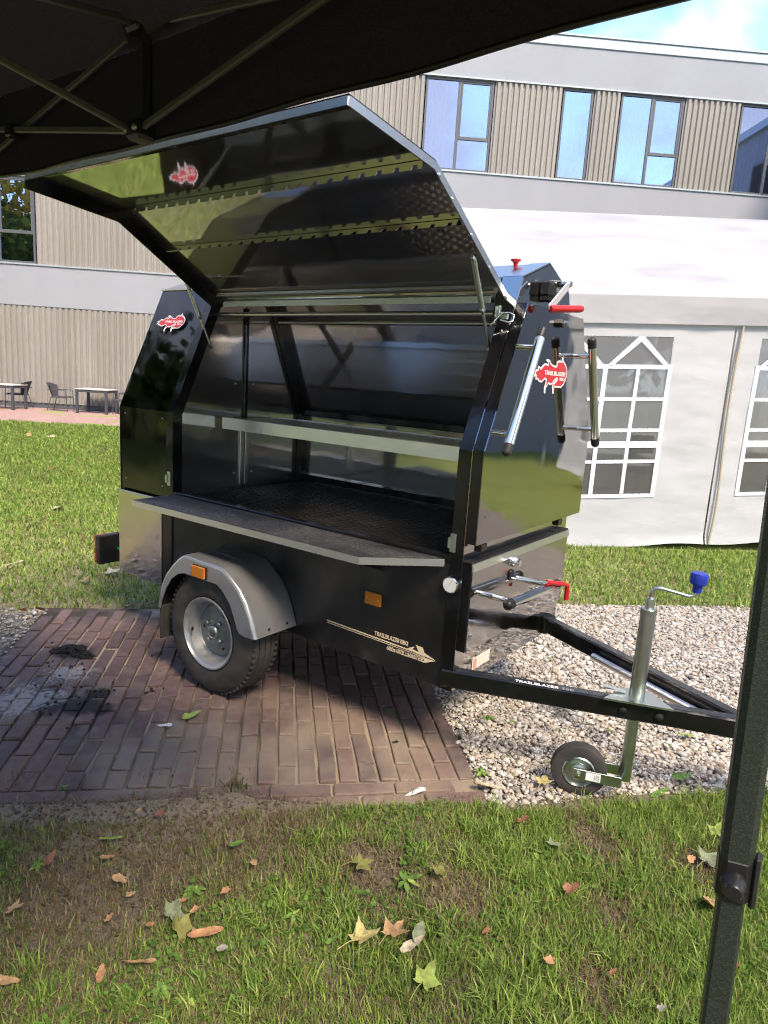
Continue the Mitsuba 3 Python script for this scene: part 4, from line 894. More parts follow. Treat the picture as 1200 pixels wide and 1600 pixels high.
for i, w in enumerate((1, 2, 1, 1, 3, 1, 2, 1)): put(sk, 'printed_bar', prism([(0.030 + i * 0.0032, 0.005), (0.030 + i * 0.0032 + 0.0007 * w, 0.005), (0.030 + i * 0.0032 + 0.0007 * w, 0.029), (0.030 + i * 0.0032, 0.029)], so + ax * 0.0008, fu, fv, 0.0002), 'bar_ink')
# road wheel and mudguard
HC = np.array([-1.284, -0.235, 0.322]); RT = 0.322
ay = np.array([0, -1.0, 0])
prof = [(0.188, 0.0), (0.200, 0.010), (0.225, 0.016), (0.262, 0.014), (0.292, 0.004), (0.309, -0.012), (0.318, -0.030)]
for a in (-0.046, -0.085, -0.124): prof += [(0.3205, a + 0.012), (0.3205, a + 0.002), (0.311, a + 0.001), (0.311, a - 0.005), (0.3205, a - 0.006)]
prof += [(0.318, -0.150), (0.309, -0.168), (0.262, -0.190), (0.20, -0.185), (0.188, -0.176)]
wh = P_('road_wheel', lathe(prof, HC, ay, 72), 'rubber', 40)
blocks = []
for i in range(60):
    a = i * 2 * math.pi / 60
    for y0, y1 in ((-0.008, -0.028), (-0.150, -0.170)):
        b = box(-0.006, 0.006, min(y0, y1), max(y0, y1), 0.309, 0.322, 0.001)
        b.apply_transform(trimesh.transformations.rotation_matrix(a, (0, 1, 0))); b.vertices[:, 1] *= -1; b.invert(); b.apply_translation(HC)
        blocks.append(b)
put(wh, 'shoulder_tread', cat(blocks), 'rubber', kind='stuff')
rim = put(wh, 'rim', lathe([(0.188, 0.006), (0.186, 0.012), (0.180, 0.012), (0.176, 0.002), (0.168, -0.006), (0.160, -0.008), (0.156, -0.030), (0.150, -0.060), (0.146, -0.066), (0.142, -0.064), (0.138, -0.070)], HC, ay, 64), 'rim_silver', 40)
put(wh, 'wheel_disc', lathe([(0.139, -0.072), (0.130, -0.060), (0.118, -0.054), (0.10, -0.058), (0.075, -0.050), (0.055, -0.046), (0, -0.046)], HC, ay, 64), 'wheel_dust', 40)
put(wh, 'hub_cap', lathe([(0.036, -0.046), (0.036, -0.030), (0.032, -0.022), (0.026, -0.019), (0, -0.018)], HC, ay, 28), 'zinc', 40)
for i in range(4):
    a = math.pi / 4 + i * math.pi / 2 + 0.12
    put(wh, 'wheel_nut', lathe([(0, 0), (0.011, 0), (0.011, 0.016), (0.006, 0.021), (0, 0.021)], HC + np.array([0.062 * math.cos(a), 0.047, 0.062 * math.sin(a)]), ay, 6), 'zinc')
put(wh, 'valve', tube([HC + np.array([-0.150, 0.02, -0.015]), HC + np.array([-0.118, -0.004, -0.010])], 0.006, 8), 'satin_black', True)
for i in range(6):
    a = i * math.pi / 3
    put(wh, 'vent_hole', lathe([(0, 0), (0.012, 0), (0.012, 0.0012), (0, 0.0012)], HC + np.array([0.096 * math.cos(a), 0.0575, 0.096 * math.sin(a)]), ay, 12), 'satin_black') if i % 2 else None
mo_ = [(-1.650, 0.380), (-1.640, 0.440), (-1.615, 0.520), (-1.580, 0.580), (-1.530, 0.635), (-1.480, 0.680), (-1.445, 0.703), (-1.415, 0.709), (-1.160, 0.702), (-1.130, 0.696), (-1.085, 0.668), (-1.020, 0.620), (-0.975, 0.565), (-0.940, 0.500), (-0.918, 0.445), (-0.905, 0.405)]
mi_ = [(-1.620, 0.380), (-1.612, 0.420), (-1.575, 0.500), (-1.530, 0.560), (-1.480, 0.597), (-1.430, 0.613), (-1.180, 0.613), (-1.140, 0.592), (-1.085, 0.540), (-1.050, 0.475), (-1.030, 0.425), (-1.012, 0.407), (-0.98, 0.402)]
def shrink(p, d):
    return [((x + 1.28) * (1 - d / 0.36) - 1.28, z if z < 0.42 else z - d) for x, z in p]
mg = P_('mudguard', prism(Polygon([(x, z) for x, z in shrink(mo_, 0.014)] + mi_[::-1]), (0, -0.276, 0), (1, 0, 0), (0, 0, 1), -0.004), 'silver_paint', label='silver steel mudguard')
def strip(pr, ys):
    V = np.array([(x, y, z) for y, p in zip(ys, pr) for x, z in p]); n = len(pr[0])
    F = []
    for i in range(len(ys) - 1):
        for k in range(n - 1): F += [(i * n + k, i * n + k + 1, (i + 1) * n + k + 1), (i * n + k, (i + 1) * n + k + 1, (i + 1) * n + k)]
    return trimesh.Trimesh(V, F, process=False)
ys = [-0.276, -0.275, -0.271, -0.264, -0.254, -0.12, 0.003]
prs = [shrink(mo_, 0.014), shrink(mo_, 0.008), shrink(mo_, 0.0035), shrink(mo_, 0.001), mo_, mo_, mo_]
put(mg, 'crown', strip(prs, ys), 'silver_paint', True)
put(mg, 'crown_lining', strip([shrink(p, 0.003) for p in prs[4:]], ys[4:]), 'satin_black', True)
for y in (-0.20, -0.12): put(mg, 'pressed_rib', strip([[(x, z + 0.004) for x, z in mo_[7:9]], [(x, z + 0.005) for x, z in mo_[7:9]], [(x, z) for x, z in mo_[7:9]]], [y, y + 0.004, y + 0.008]), 'silver_paint')
for y in (-0.18, -0.06): put(mg, 'bolt', lathe([(0, 0), (0.007, 0), (0.005, 0.004), (0, 0.005)], (-0.909, y, 0.432), (1, 0, 0.3), 10), 'satin_black')
put(mg, 'mud_flap', box(-1.648, -1.636, -0.262, -0.06, 0.20, 0.383, 0.002), 'rubber')
P_('wheel_arch', strip([[(x, z + 0.012) for x, z in mo_]] * 2, [0.0, 0.02]), 'satin_black', True)
k = put(mg, 'side_reflector', box(-1.352, -1.255, -0.294, -0.2765, 0.622, 0.677, 0.002), 'amber')
put(k, 'backing', box(-1.354, -1.249, -0.2845, -0.2762, 0.619, 0.680), 'satin_black')
P_('axle', tube([(-1.284, -0.06, 0.322), (-1.284, 1.16, 0.322)], 0.03, 14), 'satin_black', True)
w2 = P_('road_wheel', lathe(prof, (-1.284, W_ + 0.235, 0.322), (0, 1, 0), 48), 'rubber', 40)
put(w2, 'rim', lathe([(0.188, 0.006), (0.17, -0.006), (0.146, -0.066), (0.10, -0.058), (0, -0.046)], (-1.284, W_ + 0.235, 0.322), (0, 1, 0), 40), 'rim_silver', 40)
P_('mudguard', strip([mo_, mo_], [W_, W_ + 0.27]), 'silver_paint', True)
# tail lamp board
tl = P_('tail_lamp', box(-2.665, -2.62, -0.016, 0.22, 0.349, 0.538, 0.006), 'satin_black')
put(tl, 'lens', box(-2.687, -2.6655, -0.013, 0.217, 0.354, 0.534, 0.005), 'red_plastic')
put(tl, 'green_plug', lathe([(0, 0), (0.010, 0), (0.013, 0.012), (0.008, 0.024), (0, 0.025)], (-2.62, 0.118, 0.438), (1, 0, 0), 12), 'green_plug', 40)
P_('lamp_bracket', box(-2.619, -2.40, 0.13, 0.18, 0.40, 0.46, 0.003), 'satin_black')
P_('tail_lamp', box(-2.665, -2.62, W_ - 0.22, W_ + 0.016, 0.349, 0.538, 0.006), 'satin_black')
# ---------------------------------------------------------------- gravel
def seen(x, y, z=0.0, m=0.12):
    P = np.stack([x, y, 0 * x + z], -1) - CAM
    rt = np.cross(FW, UP); zc = P @ FW
    return (zc > 0.3) & (np.abs(P @ rt) < zc * (0.5655 + m)) & (np.abs(P @ UP) < zc * (0.754 + m))
ico = trimesh.creation.icosphere(0)
def scatter(base, pos, scale, quat_seed, col, mat_, key, kind='stuff', label=None, category=None):
    """one mesh of many small copies of base with their own size, turn and colour"""
    r = np.random.default_rng(quat_seed); n = len(pos)
    q = r.normal(size=(n, 4)); q /= np.linalg.norm(q, axis=1, keepdims=True)
    w, x, y, z = q.T
    Rm = np.stack([1 - 2 * (y * y + z * z), 2 * (x * y - z * w), 2 * (x * z + y * w), 2 * (x * y + z * w), 1 - 2 * (x * x + z * z), 2 * (y * z - x * w), 2 * (x * z - y * w), 2 * (y * z + x * w), 1 - 2 * (x * x + y * y)], -1).reshape(n, 3, 3)
    bv = np.asarray(base.vertices); jit = 1 + 0.20 * r.normal(size=(n, len(bv), 1))
    v = np.einsum('nij,nkj->nki', Rm, bv[None] * jit * np.array([1, 1, 1]))
    v = v * scale[:, None, :] + pos[:, None]
    f = (np.arange(n)[:, None, None] * len(bv) + base.faces[None]).reshape(-1, 3)
    c = np.repeat(col, len(bv), 0)
    k = key_of(key); scene[k] = mikit.ply(trimesh.Trimesh(v.reshape(-1, 3), f, process=False), mat_, True, color=c)
    labels[k] = {'kind': kind, 'label': label, 'category': category}
    return k
def stones(n, u0, u1, v0, v1, seed, edge):
    r = np.random.default_rng(seed)
    u, v = r.uniform(u0, u1, n), r.uniform(v0, v1, n)
    ok = edge(u, v, r)
    u, v = u[ok], v[ok]; n = len(u)
    P = O + u[:, None] * U + v[:, None] * V
    s = np.exp(r.normal(math.log(0.0063), 0.40, n)).clip(0.0035, 0.019)
    P[:, 2] = -0.020 + s * 0.6 + r.uniform(0, 0.016, n) + 0.018 * (meshkit.fbm(np.stack([u * 2.5, v * 2.5, 0 * u], -1), 3, 2) - 0.5)
    t = r.random(n)[:, None]
    pal = np.array([(0.56, 0.52, 0.46), (0.48, 0.42, 0.35), (0.60, 0.58, 0.55), (0.38, 0.33, 0.28), (0.50, 0.42, 0.33), (0.27, 0.26, 0.26), (0.66, 0.63, 0.58)])
    c = pal[r.choice(7, n, p=[0.24, 0.2, 0.16, 0.13, 0.12, 0.04, 0.11])] * r.uniform(0.55, 0.95, (n, 1))
    sc = np.stack([s * r.uniform(0.85, 1.35, n), s * r.uniform(0.85, 1.35, n), s * r.uniform(0.55, 0.9, n)], -1)
    return P, sc, c
def e1(u, v, r):
    near = meshkit.fbm(np.stack([u * 4, v * 0, u * 0], -1), 3, 7) * 0.16
    return (v > -0.17 + near) & (v < 2.38) & (r.random(len(u)) < np.clip(1.15 - (u - 1.5) * 0.10, 0.25, 1)) & ((u > PU1 + 0.0 + 0.02 * r.normal(size=len(u)))) & seen(*((O[:2, None] + u * U[:2, None] + v * V[:2, None])), m=0.02)
P1, S1, C1 = stones(125000, PU1 - 0.02, 4.2, -0.18, 2.40, 31, e1)
scatter(ico, P1, S1, 41, C1, 'vertex_matte', 'gravel', label='pale crushed gravel under the drawbar', category='gravel')
P2, S2, C2 = stones(20000, -6.5, PU0 + 0.03, 0.0, 2.15, 33, lambda u, v, r: r.random(len(u)) < 1)
scatter(ico, P2, S2, 42, C2, 'vertex_matte', 'gravel', label='pale gravel left of the brick patio', category='gravel')

# ---------------------------------------------------------------- grass
DIRT = [(-0.55, -1.33, 0.30), (-0.95, -1.20, 0.22), (0.17, -0.72, 0.16), (0.42, -0.62, 0.12), (-0.35, -0.95, 0.25), (0.72, -0.10, 0.12), (0.84, -0.33, 0.10), (0.90, -0.62, 0.09), (1.02, 0.10, 0.10), (0.65, -0.02, 0.1), (-0.62, -0.98, 0.22), (-0.30, -0.78, 0.18)]
def ground_z(x, y):
    u, v = (x - O[0]) * U[0] + (y - O[1]) * U[1], (x - O[0]) * V[0] + (y - O[1]) * V[1]
    h = meshkit.fbm(np.stack([x * 2.2, y * 2.2, 0 * x], -1), 4, seed=3)
    inside = path_mask(u, v)
    return (-0.026 + 0.036 * h + 0.016 * np.exp(-(v / 0.22) ** 2)) * (1 - inside) - 0.055 * inside - 0.004
def dirt_amount(x, y):
    s = np.zeros_like(x)
    wob = meshkit.fbm(np.stack([x * 7, y * 7, 0 * x], -1), 4, 12)
    for a, b, r in DIRT: s = np.maximum(s, np.exp(-((x - a) ** 2 + (y - b) ** 2) / (r * r)))
    left = 0.35 * np.clip((0.2 - x) / 0.8, 0, 1)
    return np.clip(s * (0.45 + 1.1 * wob) + (left + 0.25) * (wob - 0.45) * 2.0, 0, 1)
def blades(x, y, length, width, seed, dry, key, label, tint=1.0, flat=0.0):
    r = np.random.default_rng(seed); n = len(x)
    a = r.uniform(0, 2 * np.pi, n); lean = np.abs(r.normal(0.70 + flat, 0.42, n)).clip(0.05, 1.45)
    d = np.stack([np.cos(a), np.sin(a), 0 * a], -1); sd = np.stack([-np.sin(a), np.cos(a), 0 * a], -1)
    L = length * r.uniform(0.5, 1.25, n); Wd = width * r.uniform(0.5, 1.6, n)
    b = np.stack([x, y, ground_z(x, y)], -1)
    p1 = b + (d * np.sin(lean * 0.5)[:, None] + np.array([0, 0, 1]) * np.cos(lean * 0.5)[:, None]) * (L * 0.55)[:, None]
    tip = p1 + (d * np.sin(lean * 1.15)[:, None] + np.array([0, 0, 1]) * np.cos(lean * 1.15)[:, None]) * (L * 0.5)[:, None]
    h = (Wd / 2)[:, None] * sd
    Vv = np.stack([b - h, b + h, p1 - h * 0.85, p1 + h * 0.85, tip], 1).reshape(-1, 3)
    F = (np.arange(n)[:, None, None] * 5 + np.array([[0, 1, 3], [0, 3, 2], [2, 3, 4]])[None]).reshape(-1, 3)
    g = np.array([(0.064, 0.104, 0.022), (0.093, 0.138, 0.030), (0.135, 0.176, 0.044), (0.165, 0.185, 0.062), (0.050, 0.077, 0.018)])
    c = g[r.choice(5, n, p=[0.3, 0.32, 0.18, 0.08, 0.12])] * r.uniform(0.8, 1.2, (n, 1))
    isdry = r.random(n) < dry
    hay = np.array([(0.30, 0.225, 0.125), (0.22, 0.155, 0.085), (0.36, 0.30, 0.19)])[r.integers(0, 3, n)] * r.uniform(0.7, 1.1, (n, 1))
    c = np.where(isdry[:, None], hay, c * tint)
    k = key_of(key); scene[k] = mikit.ply(trimesh.Trimesh(Vv, F, process=False), 'vertex_leaf', True, color=np.repeat(c, 5, 0))
    labels[k] = {'kind': 'stuff', 'label': label, 'category': 'grass'}
r = np.random.default_rng(77)
n = 800000
x, y = r.uniform(-2.6, 2.6, n), r.uniform(-2.2, 1.6, n)
v_ = (x - O[0]) * V[0] + (y - O[1]) * V[1]; u_ = (x - O[0]) * U[0] + (y - O[1]) * U[1]
edge = -0.085 + 0.05 * (meshkit.fbm(np.stack([u_ * 5, 0 * u_, 0 * u_], -1), 3, 5) - 0.5) - np.where(u_ < -0.55, 0.03 * np.clip((-0.55 - u_) / 0.5, 0, 1), 0) - 0.05 * (u_ > 0.05)
da = dirt_amount(x, y)
ok = (v_ < edge) & seen(x, y) & (r.random(n) > da * 0.72)
x, y, da = x[ok], y[ok], da[ok]
lush = np.clip(0.55 + 0.45 * np.clip((x - 0.2) / 0.8, 0, 1) + 0.8 * (meshkit.fbm(np.stack([x * 2.3, y * 2.3, 0 * x], -1), 3, 14) - 0.5), 0.3, 1.3)
keep = r.random(len(x)) < 0.45 + 0.5 * lush
x, y, da, lush = x[keep], y[keep], da[keep], lush[keep]
dryp = np.clip(0.30 - 0.24 * lush + da * 0.6 + 0.5 * (meshkit.fbm(np.stack([x * 4, y * 4, 0 * x + 3], -1), 3, 19) - 0.42), 0.04, 0.9)
blades(x, y, 0.026 + 0.024 * lush, 0.0028, 5, dryp, 'lawn_grass', 'patchy green and dry grass in the foreground', 2.5)
# longer bent tufts
nt = 1500
tx, ty = r.uniform(-1.6, 1.9, nt), r.uniform(-1.7, 0.9, nt)
keep = (r.random(nt) < np.clip(0.35 + 0.5 * tx, 0.12, 0.9)) & (dirt_amount(tx, ty) < 0.5); tx, ty = tx[keep], ty[keep]
x = (tx[:, None] + r.normal(0, 0.022, (len(tx), 60))).ravel(); y = (ty[:, None] + r.normal(0, 0.022, (len(tx), 60))).ravel()
ok = ((x - O[0]) * V[0] + (y - O[1]) * V[1] < -0.10) & seen(x, y); x, y = x[ok], y[ok]
blades(x, y, 0.072, 0.0036, 25, 0.06, 'grass_tuft', 'longer bent grass tufts in the right foreground', 2.5, 0.25)
# dry thatch and crumbs lying on the bare soil
n = 60000
x, y = r.uniform(-2.4, 2.0, n), r.uniform(-2.0, 1.2, n)
v_ = (x - O[0]) * V[0] + (y - O[1]) * V[1]
ok = (path_mask((x - O[0]) * U[0] + (y - O[1]) * U[1], v_) < 0.7) & (v_ < 0.15) & seen(x, y) & (r.random(n) < 0.12 + 0.7 * dirt_amount(x, y)); x, y = x[ok], y[ok]
blades(x, y, 0.045, 0.0026, 15, 0.93, 'dry_thatch', 'dry thatch lying between the green blades', 0.85, 0.8)
n = 60000
x, y = r.uniform(-2.4, 2.0, n), r.uniform(-2.0, 1.2, n)
v_ = (x - O[0]) * V[0] + (y - O[1]) * V[1]
ok = (path_mask((x - O[0]) * U[0] + (y - O[1]) * U[1], v_) < 0.5) & (v_ < 0.15) & seen(x, y) & (r.random(n) < 0.15 + 1.3 * dirt_amount(x, y) + 0.25 * (v_ > -0.12)); x, y = x[ok], y[ok]
s = np.exp(r.normal(math.log(0.0030), 0.5, len(x))).clip(0.0012, 0.008)
scatter(ico, np.stack([x, y, ground_z(x, y) + 0.004 + s * 0.3], -1), np.stack([s, s, s * 0.7], -1), 57, np.tile((0.105, 0.08, 0.062), (len(x), 1)) * r.uniform(0.45, 1.5, (len(x), 1)), 'vertex_matte', 'soil_crumbs', label='crumbly bare soil in the worn grass', category='soil')
# clover and other small round leaved cover in patches
n = 42000
x, y = r.uniform(-2.2, 2.0, n), r.uniform(-2.0, 1.0, n)
v_ = (x - O[0]) * V[0] + (y - O[1]) * V[1]
ok = (v_ < -0.10) & seen(x, y) & (meshkit.fbm(np.stack([x * 2.6, y * 2.6, 0 * x + 8], -1), 3, 29) > 0.56) & (dirt_amount(x, y) < 0.75); x, y = x[ok], y[ok]; n = len(x)
a = r.uniform(0, 2 * np.pi, n); s = r.uniform(0.003, 0.0085, n)
c = np.stack([x, y, ground_z(x, y) + r.uniform(0.008, 0.034, n)], -1)
nrm = r.normal(0, 0.35, (n, 3)); nrm[:, 2] = 1; nrm /= np.linalg.norm(nrm, axis=1, keepdims=True)
e1_ = np.cross(nrm, np.stack([np.cos(a), np.sin(a), 0 * a], -1)); e2_ = np.cross(nrm, e1_)
ks = np.arange(7) * 2 * np.pi / 7
Vv = np.concatenate([c[:, None], c[:, None] + s[:, None, None] * (np.cos(ks)[None, :, None] * e1_[:, None] + 1.25 * np.sin(ks)[None, :, None] * e2_[:, None]) + nrm[:, None] * (0.15 * s)[:, None, None]], 1).reshape(-1, 3)
F = (np.arange(n)[:, None, None] * 8 + np.array([[0, 1 + k, 1 + (k + 1) % 7] for k in range(7)])[None]).reshape(-1, 3)
col = np.array([(0.10, 0.20, 0.04), (0.15, 0.26, 0.06), (0.08, 0.15, 0.035)])[r.integers(0, 3, n)] * r.uniform(0.8, 1.2, (n, 1))
scene['clover'] = mikit.ply(trimesh.Trimesh(Vv, F, process=False), 'vertex_leaf', True, color=np.repeat(col, 8, 0))
labels['clover'] = {'kind': 'stuff', 'label': 'patches of clover among the foreground grass', 'category': 'clover'}
# lawn beyond the path and to the left
n = 420000
th_, rad = r.uniform(-1.25, 0.05, n), np.sqrt(r.uniform(2.6 ** 2, 19.5 ** 2, n))
rad = np.where(r.random(n) < 0.5, r.uniform(3.2, 19, n), rad)
x, y = CAM[0] + rad * np.sin(th_), CAM[1] + rad * np.cos(th_)
v_ = (x - O[0]) * V[0] + (y - O[1]) * V[1]; nf = x * FN[0] + y * FN[1]; tnn = x * TN[0] + y * TN[1]
u_ = (x - O[0]) * U[0] + (y - O[1]) * U[1]
back = np.where(u_ < PU1 + 0.1, 2.20, 2.36) + 0.08 * (meshkit.fbm(np.stack([x * 2, y * 2, 0 * x], -1), 3, 5) - 0.5)
ok = (((v_ > back)) | ((u_ := (x - O[0]) * U[0] + (y - O[1]) * U[1]) < -6.6)) & (nf < 14.95) & seen(x, y) & ~((tnn > TD - 0.03) & (x * TT[0] + y * TT[1] > -1.5))
x, y = x[ok], y[ok]; rad = np.hypot(x - CAM[0], y - CAM[1])
dr_ = 0.10 + 0.5 * np.clip(meshkit.fbm(np.stack([x * 1.1, y * 1.1, 0 * x], -1), 4, 23) - 0.5, 0, 1)
blades(x, y, 0.040 + 0.0022 * rad, 0.0030 + 0.0009 * rad, 6, dr_, 'lawn_grass', 'sunny mown lawn behind the patio', 2.7)
# grass and weeds in the joints and at the patio's edges
pts = [(-1.62, -1.05, 60), (-0.86, -0.86, 50), (-0.62, -0.64, 70), (-0.53, -0.70, 60), (-2.55, 0.42, 90), (-2.9, -0.05, 40), (-0.20, 0.16, 30), (-0.02, -0.20, 60), (-1.25, -1.2, 60), (-1.9, -1.1, 40), (0.22, 0.62, 50), (0.55, 1.6, 60), (0.35, 0.36, 60), (0.62, 0.62, 40), (1.02, 1.15, 50), (0.9, 2.9, 50)]
bx = np.concatenate([R.normal(a, 0.035, c) for a, b, c in pts]); by = np.concatenate([R.normal(b, 0.035, c) for a, b, c in pts])
blades(bx, by, 0.045, 0.0035, 8, 0.35, 'joint_grass', 'small grass tufts in the patio joints and gravel')
scene['joint_grass'].update(to_world=T().translate([0, 0, 0.03]))

# ---------------------------------------------------------------- leaves and weeds on the ground
def leaf_outline(kind, r):
    if kind == 'lobed':
        pts = []
        tips = [(-2.35, 0.62), (-1.25, 0.9), (0.0, 1.05), (1.25, 0.9), (2.35, 0.62)]
        for i, (a, l) in enumerate(tips):
            l *= r.uniform(0.85, 1.12); a += r.normal(0, 0.06)
            pts += [(a - 0.24, l * 0.72), (a - 0.1, l * 0.80), (a, l), (a + 0.1, l * 0.80), (a + 0.24, l * 0.72)]
            if i < 4: pts.append((a + 0.6, 0.50 * r.uniform(0.85, 1.1)))
        pts += [(2.9, 0.25), (3.14, 0.12), (-2.9, 0.25)]
        return [(l * math.sin(a), l * math.cos(a)) for a, l in pts]
    if kind == 'oval':
        return [(0.46 * math.sin(t) * (1 - 0.25 * math.cos(t)) * r.uniform(0.78, 1.12), (math.cos(t) + 0.16 * math.cos(t) ** 5) * r.uniform(0.93, 1.04)) for t in np.linspace(0, 2 * math.pi, 24, endpoint=False)]
    q = [(0.62 * math.sin(t) * r.uniform(0.5, 1.3), 0.9 * math.cos(t) * r.uniform(0.55, 1.2)) for t in np.linspace(0, 2 * math.pi, 15, endpoint=False)]
    return q
def leaf_mesh(kind, size, fold, curl, r):
    g = Polygon(leaf_outline(kind, r)).buffer(0)
    if g.geom_type != 'Polygon': g = max(g.geoms, key=lambda q: q.area)
    m = trimesh.creation.extrude_polygon(g, 0.012, engine='earcut').subdivide_to_size(0.22)
    v = m.vertices; x, y = v[:, 0].copy(), v[:, 1].copy()
    ang = np.clip(np.abs(x), 0, 1.2) * fold
    v[:, 0] = np.sign(x) * np.abs(x) * np.cos(ang * 0.7); v[:, 2] += np.abs(x) * np.sin(ang) + curl * (y * y) * 0.5 + 0.06 * np.sin(3.1 * x + 2.2 * y)
    v[:, 2] += 0.10 * (meshkit.noise(np.stack([x * 3.1, y * 3.1, 0 * x + r.random() * 9], -1), 5) - 0.5) + r.normal(0, 0.25) * x * y * 0.5
    m.vertices = v * size
    return m
LC = {'olive': (0.20, 0.20, 0.055), 'greygreen': (0.20, 0.235, 0.14), 'tan': (0.42, 0.27, 0.135), 'orange': (0.40, 0.22, 0.11), 'russet': (0.25, 0.11, 0.065), 'yellow': (0.46, 0.40, 0.16), 'green': (0.12, 0.22, 0.04), 'lime': (0.26, 0.34, 0.075), 'pale': (0.30, 0.28, 0.23), 'brown': (0.16, 0.10, 0.05), 'cream': (0.50, 0.44, 0.30)}
for nm, c in LC.items():
    f = mikit.proc((lambda c: lambda p, n, uv: mix(c, (c[0] * 0.62, c[1] * 0.58, c[2] * 0.6), smoothstep(0.35, 0.75, fbm(p.x * 55, p.y * 55, p.z * 40, 3))))(c))
    scene['leaf_' + nm] = {'type': 'twosided', 'bsdf': {'type': 'principled', 'base_color': f, 'roughness': 0.6, 'specular': 0.35}}
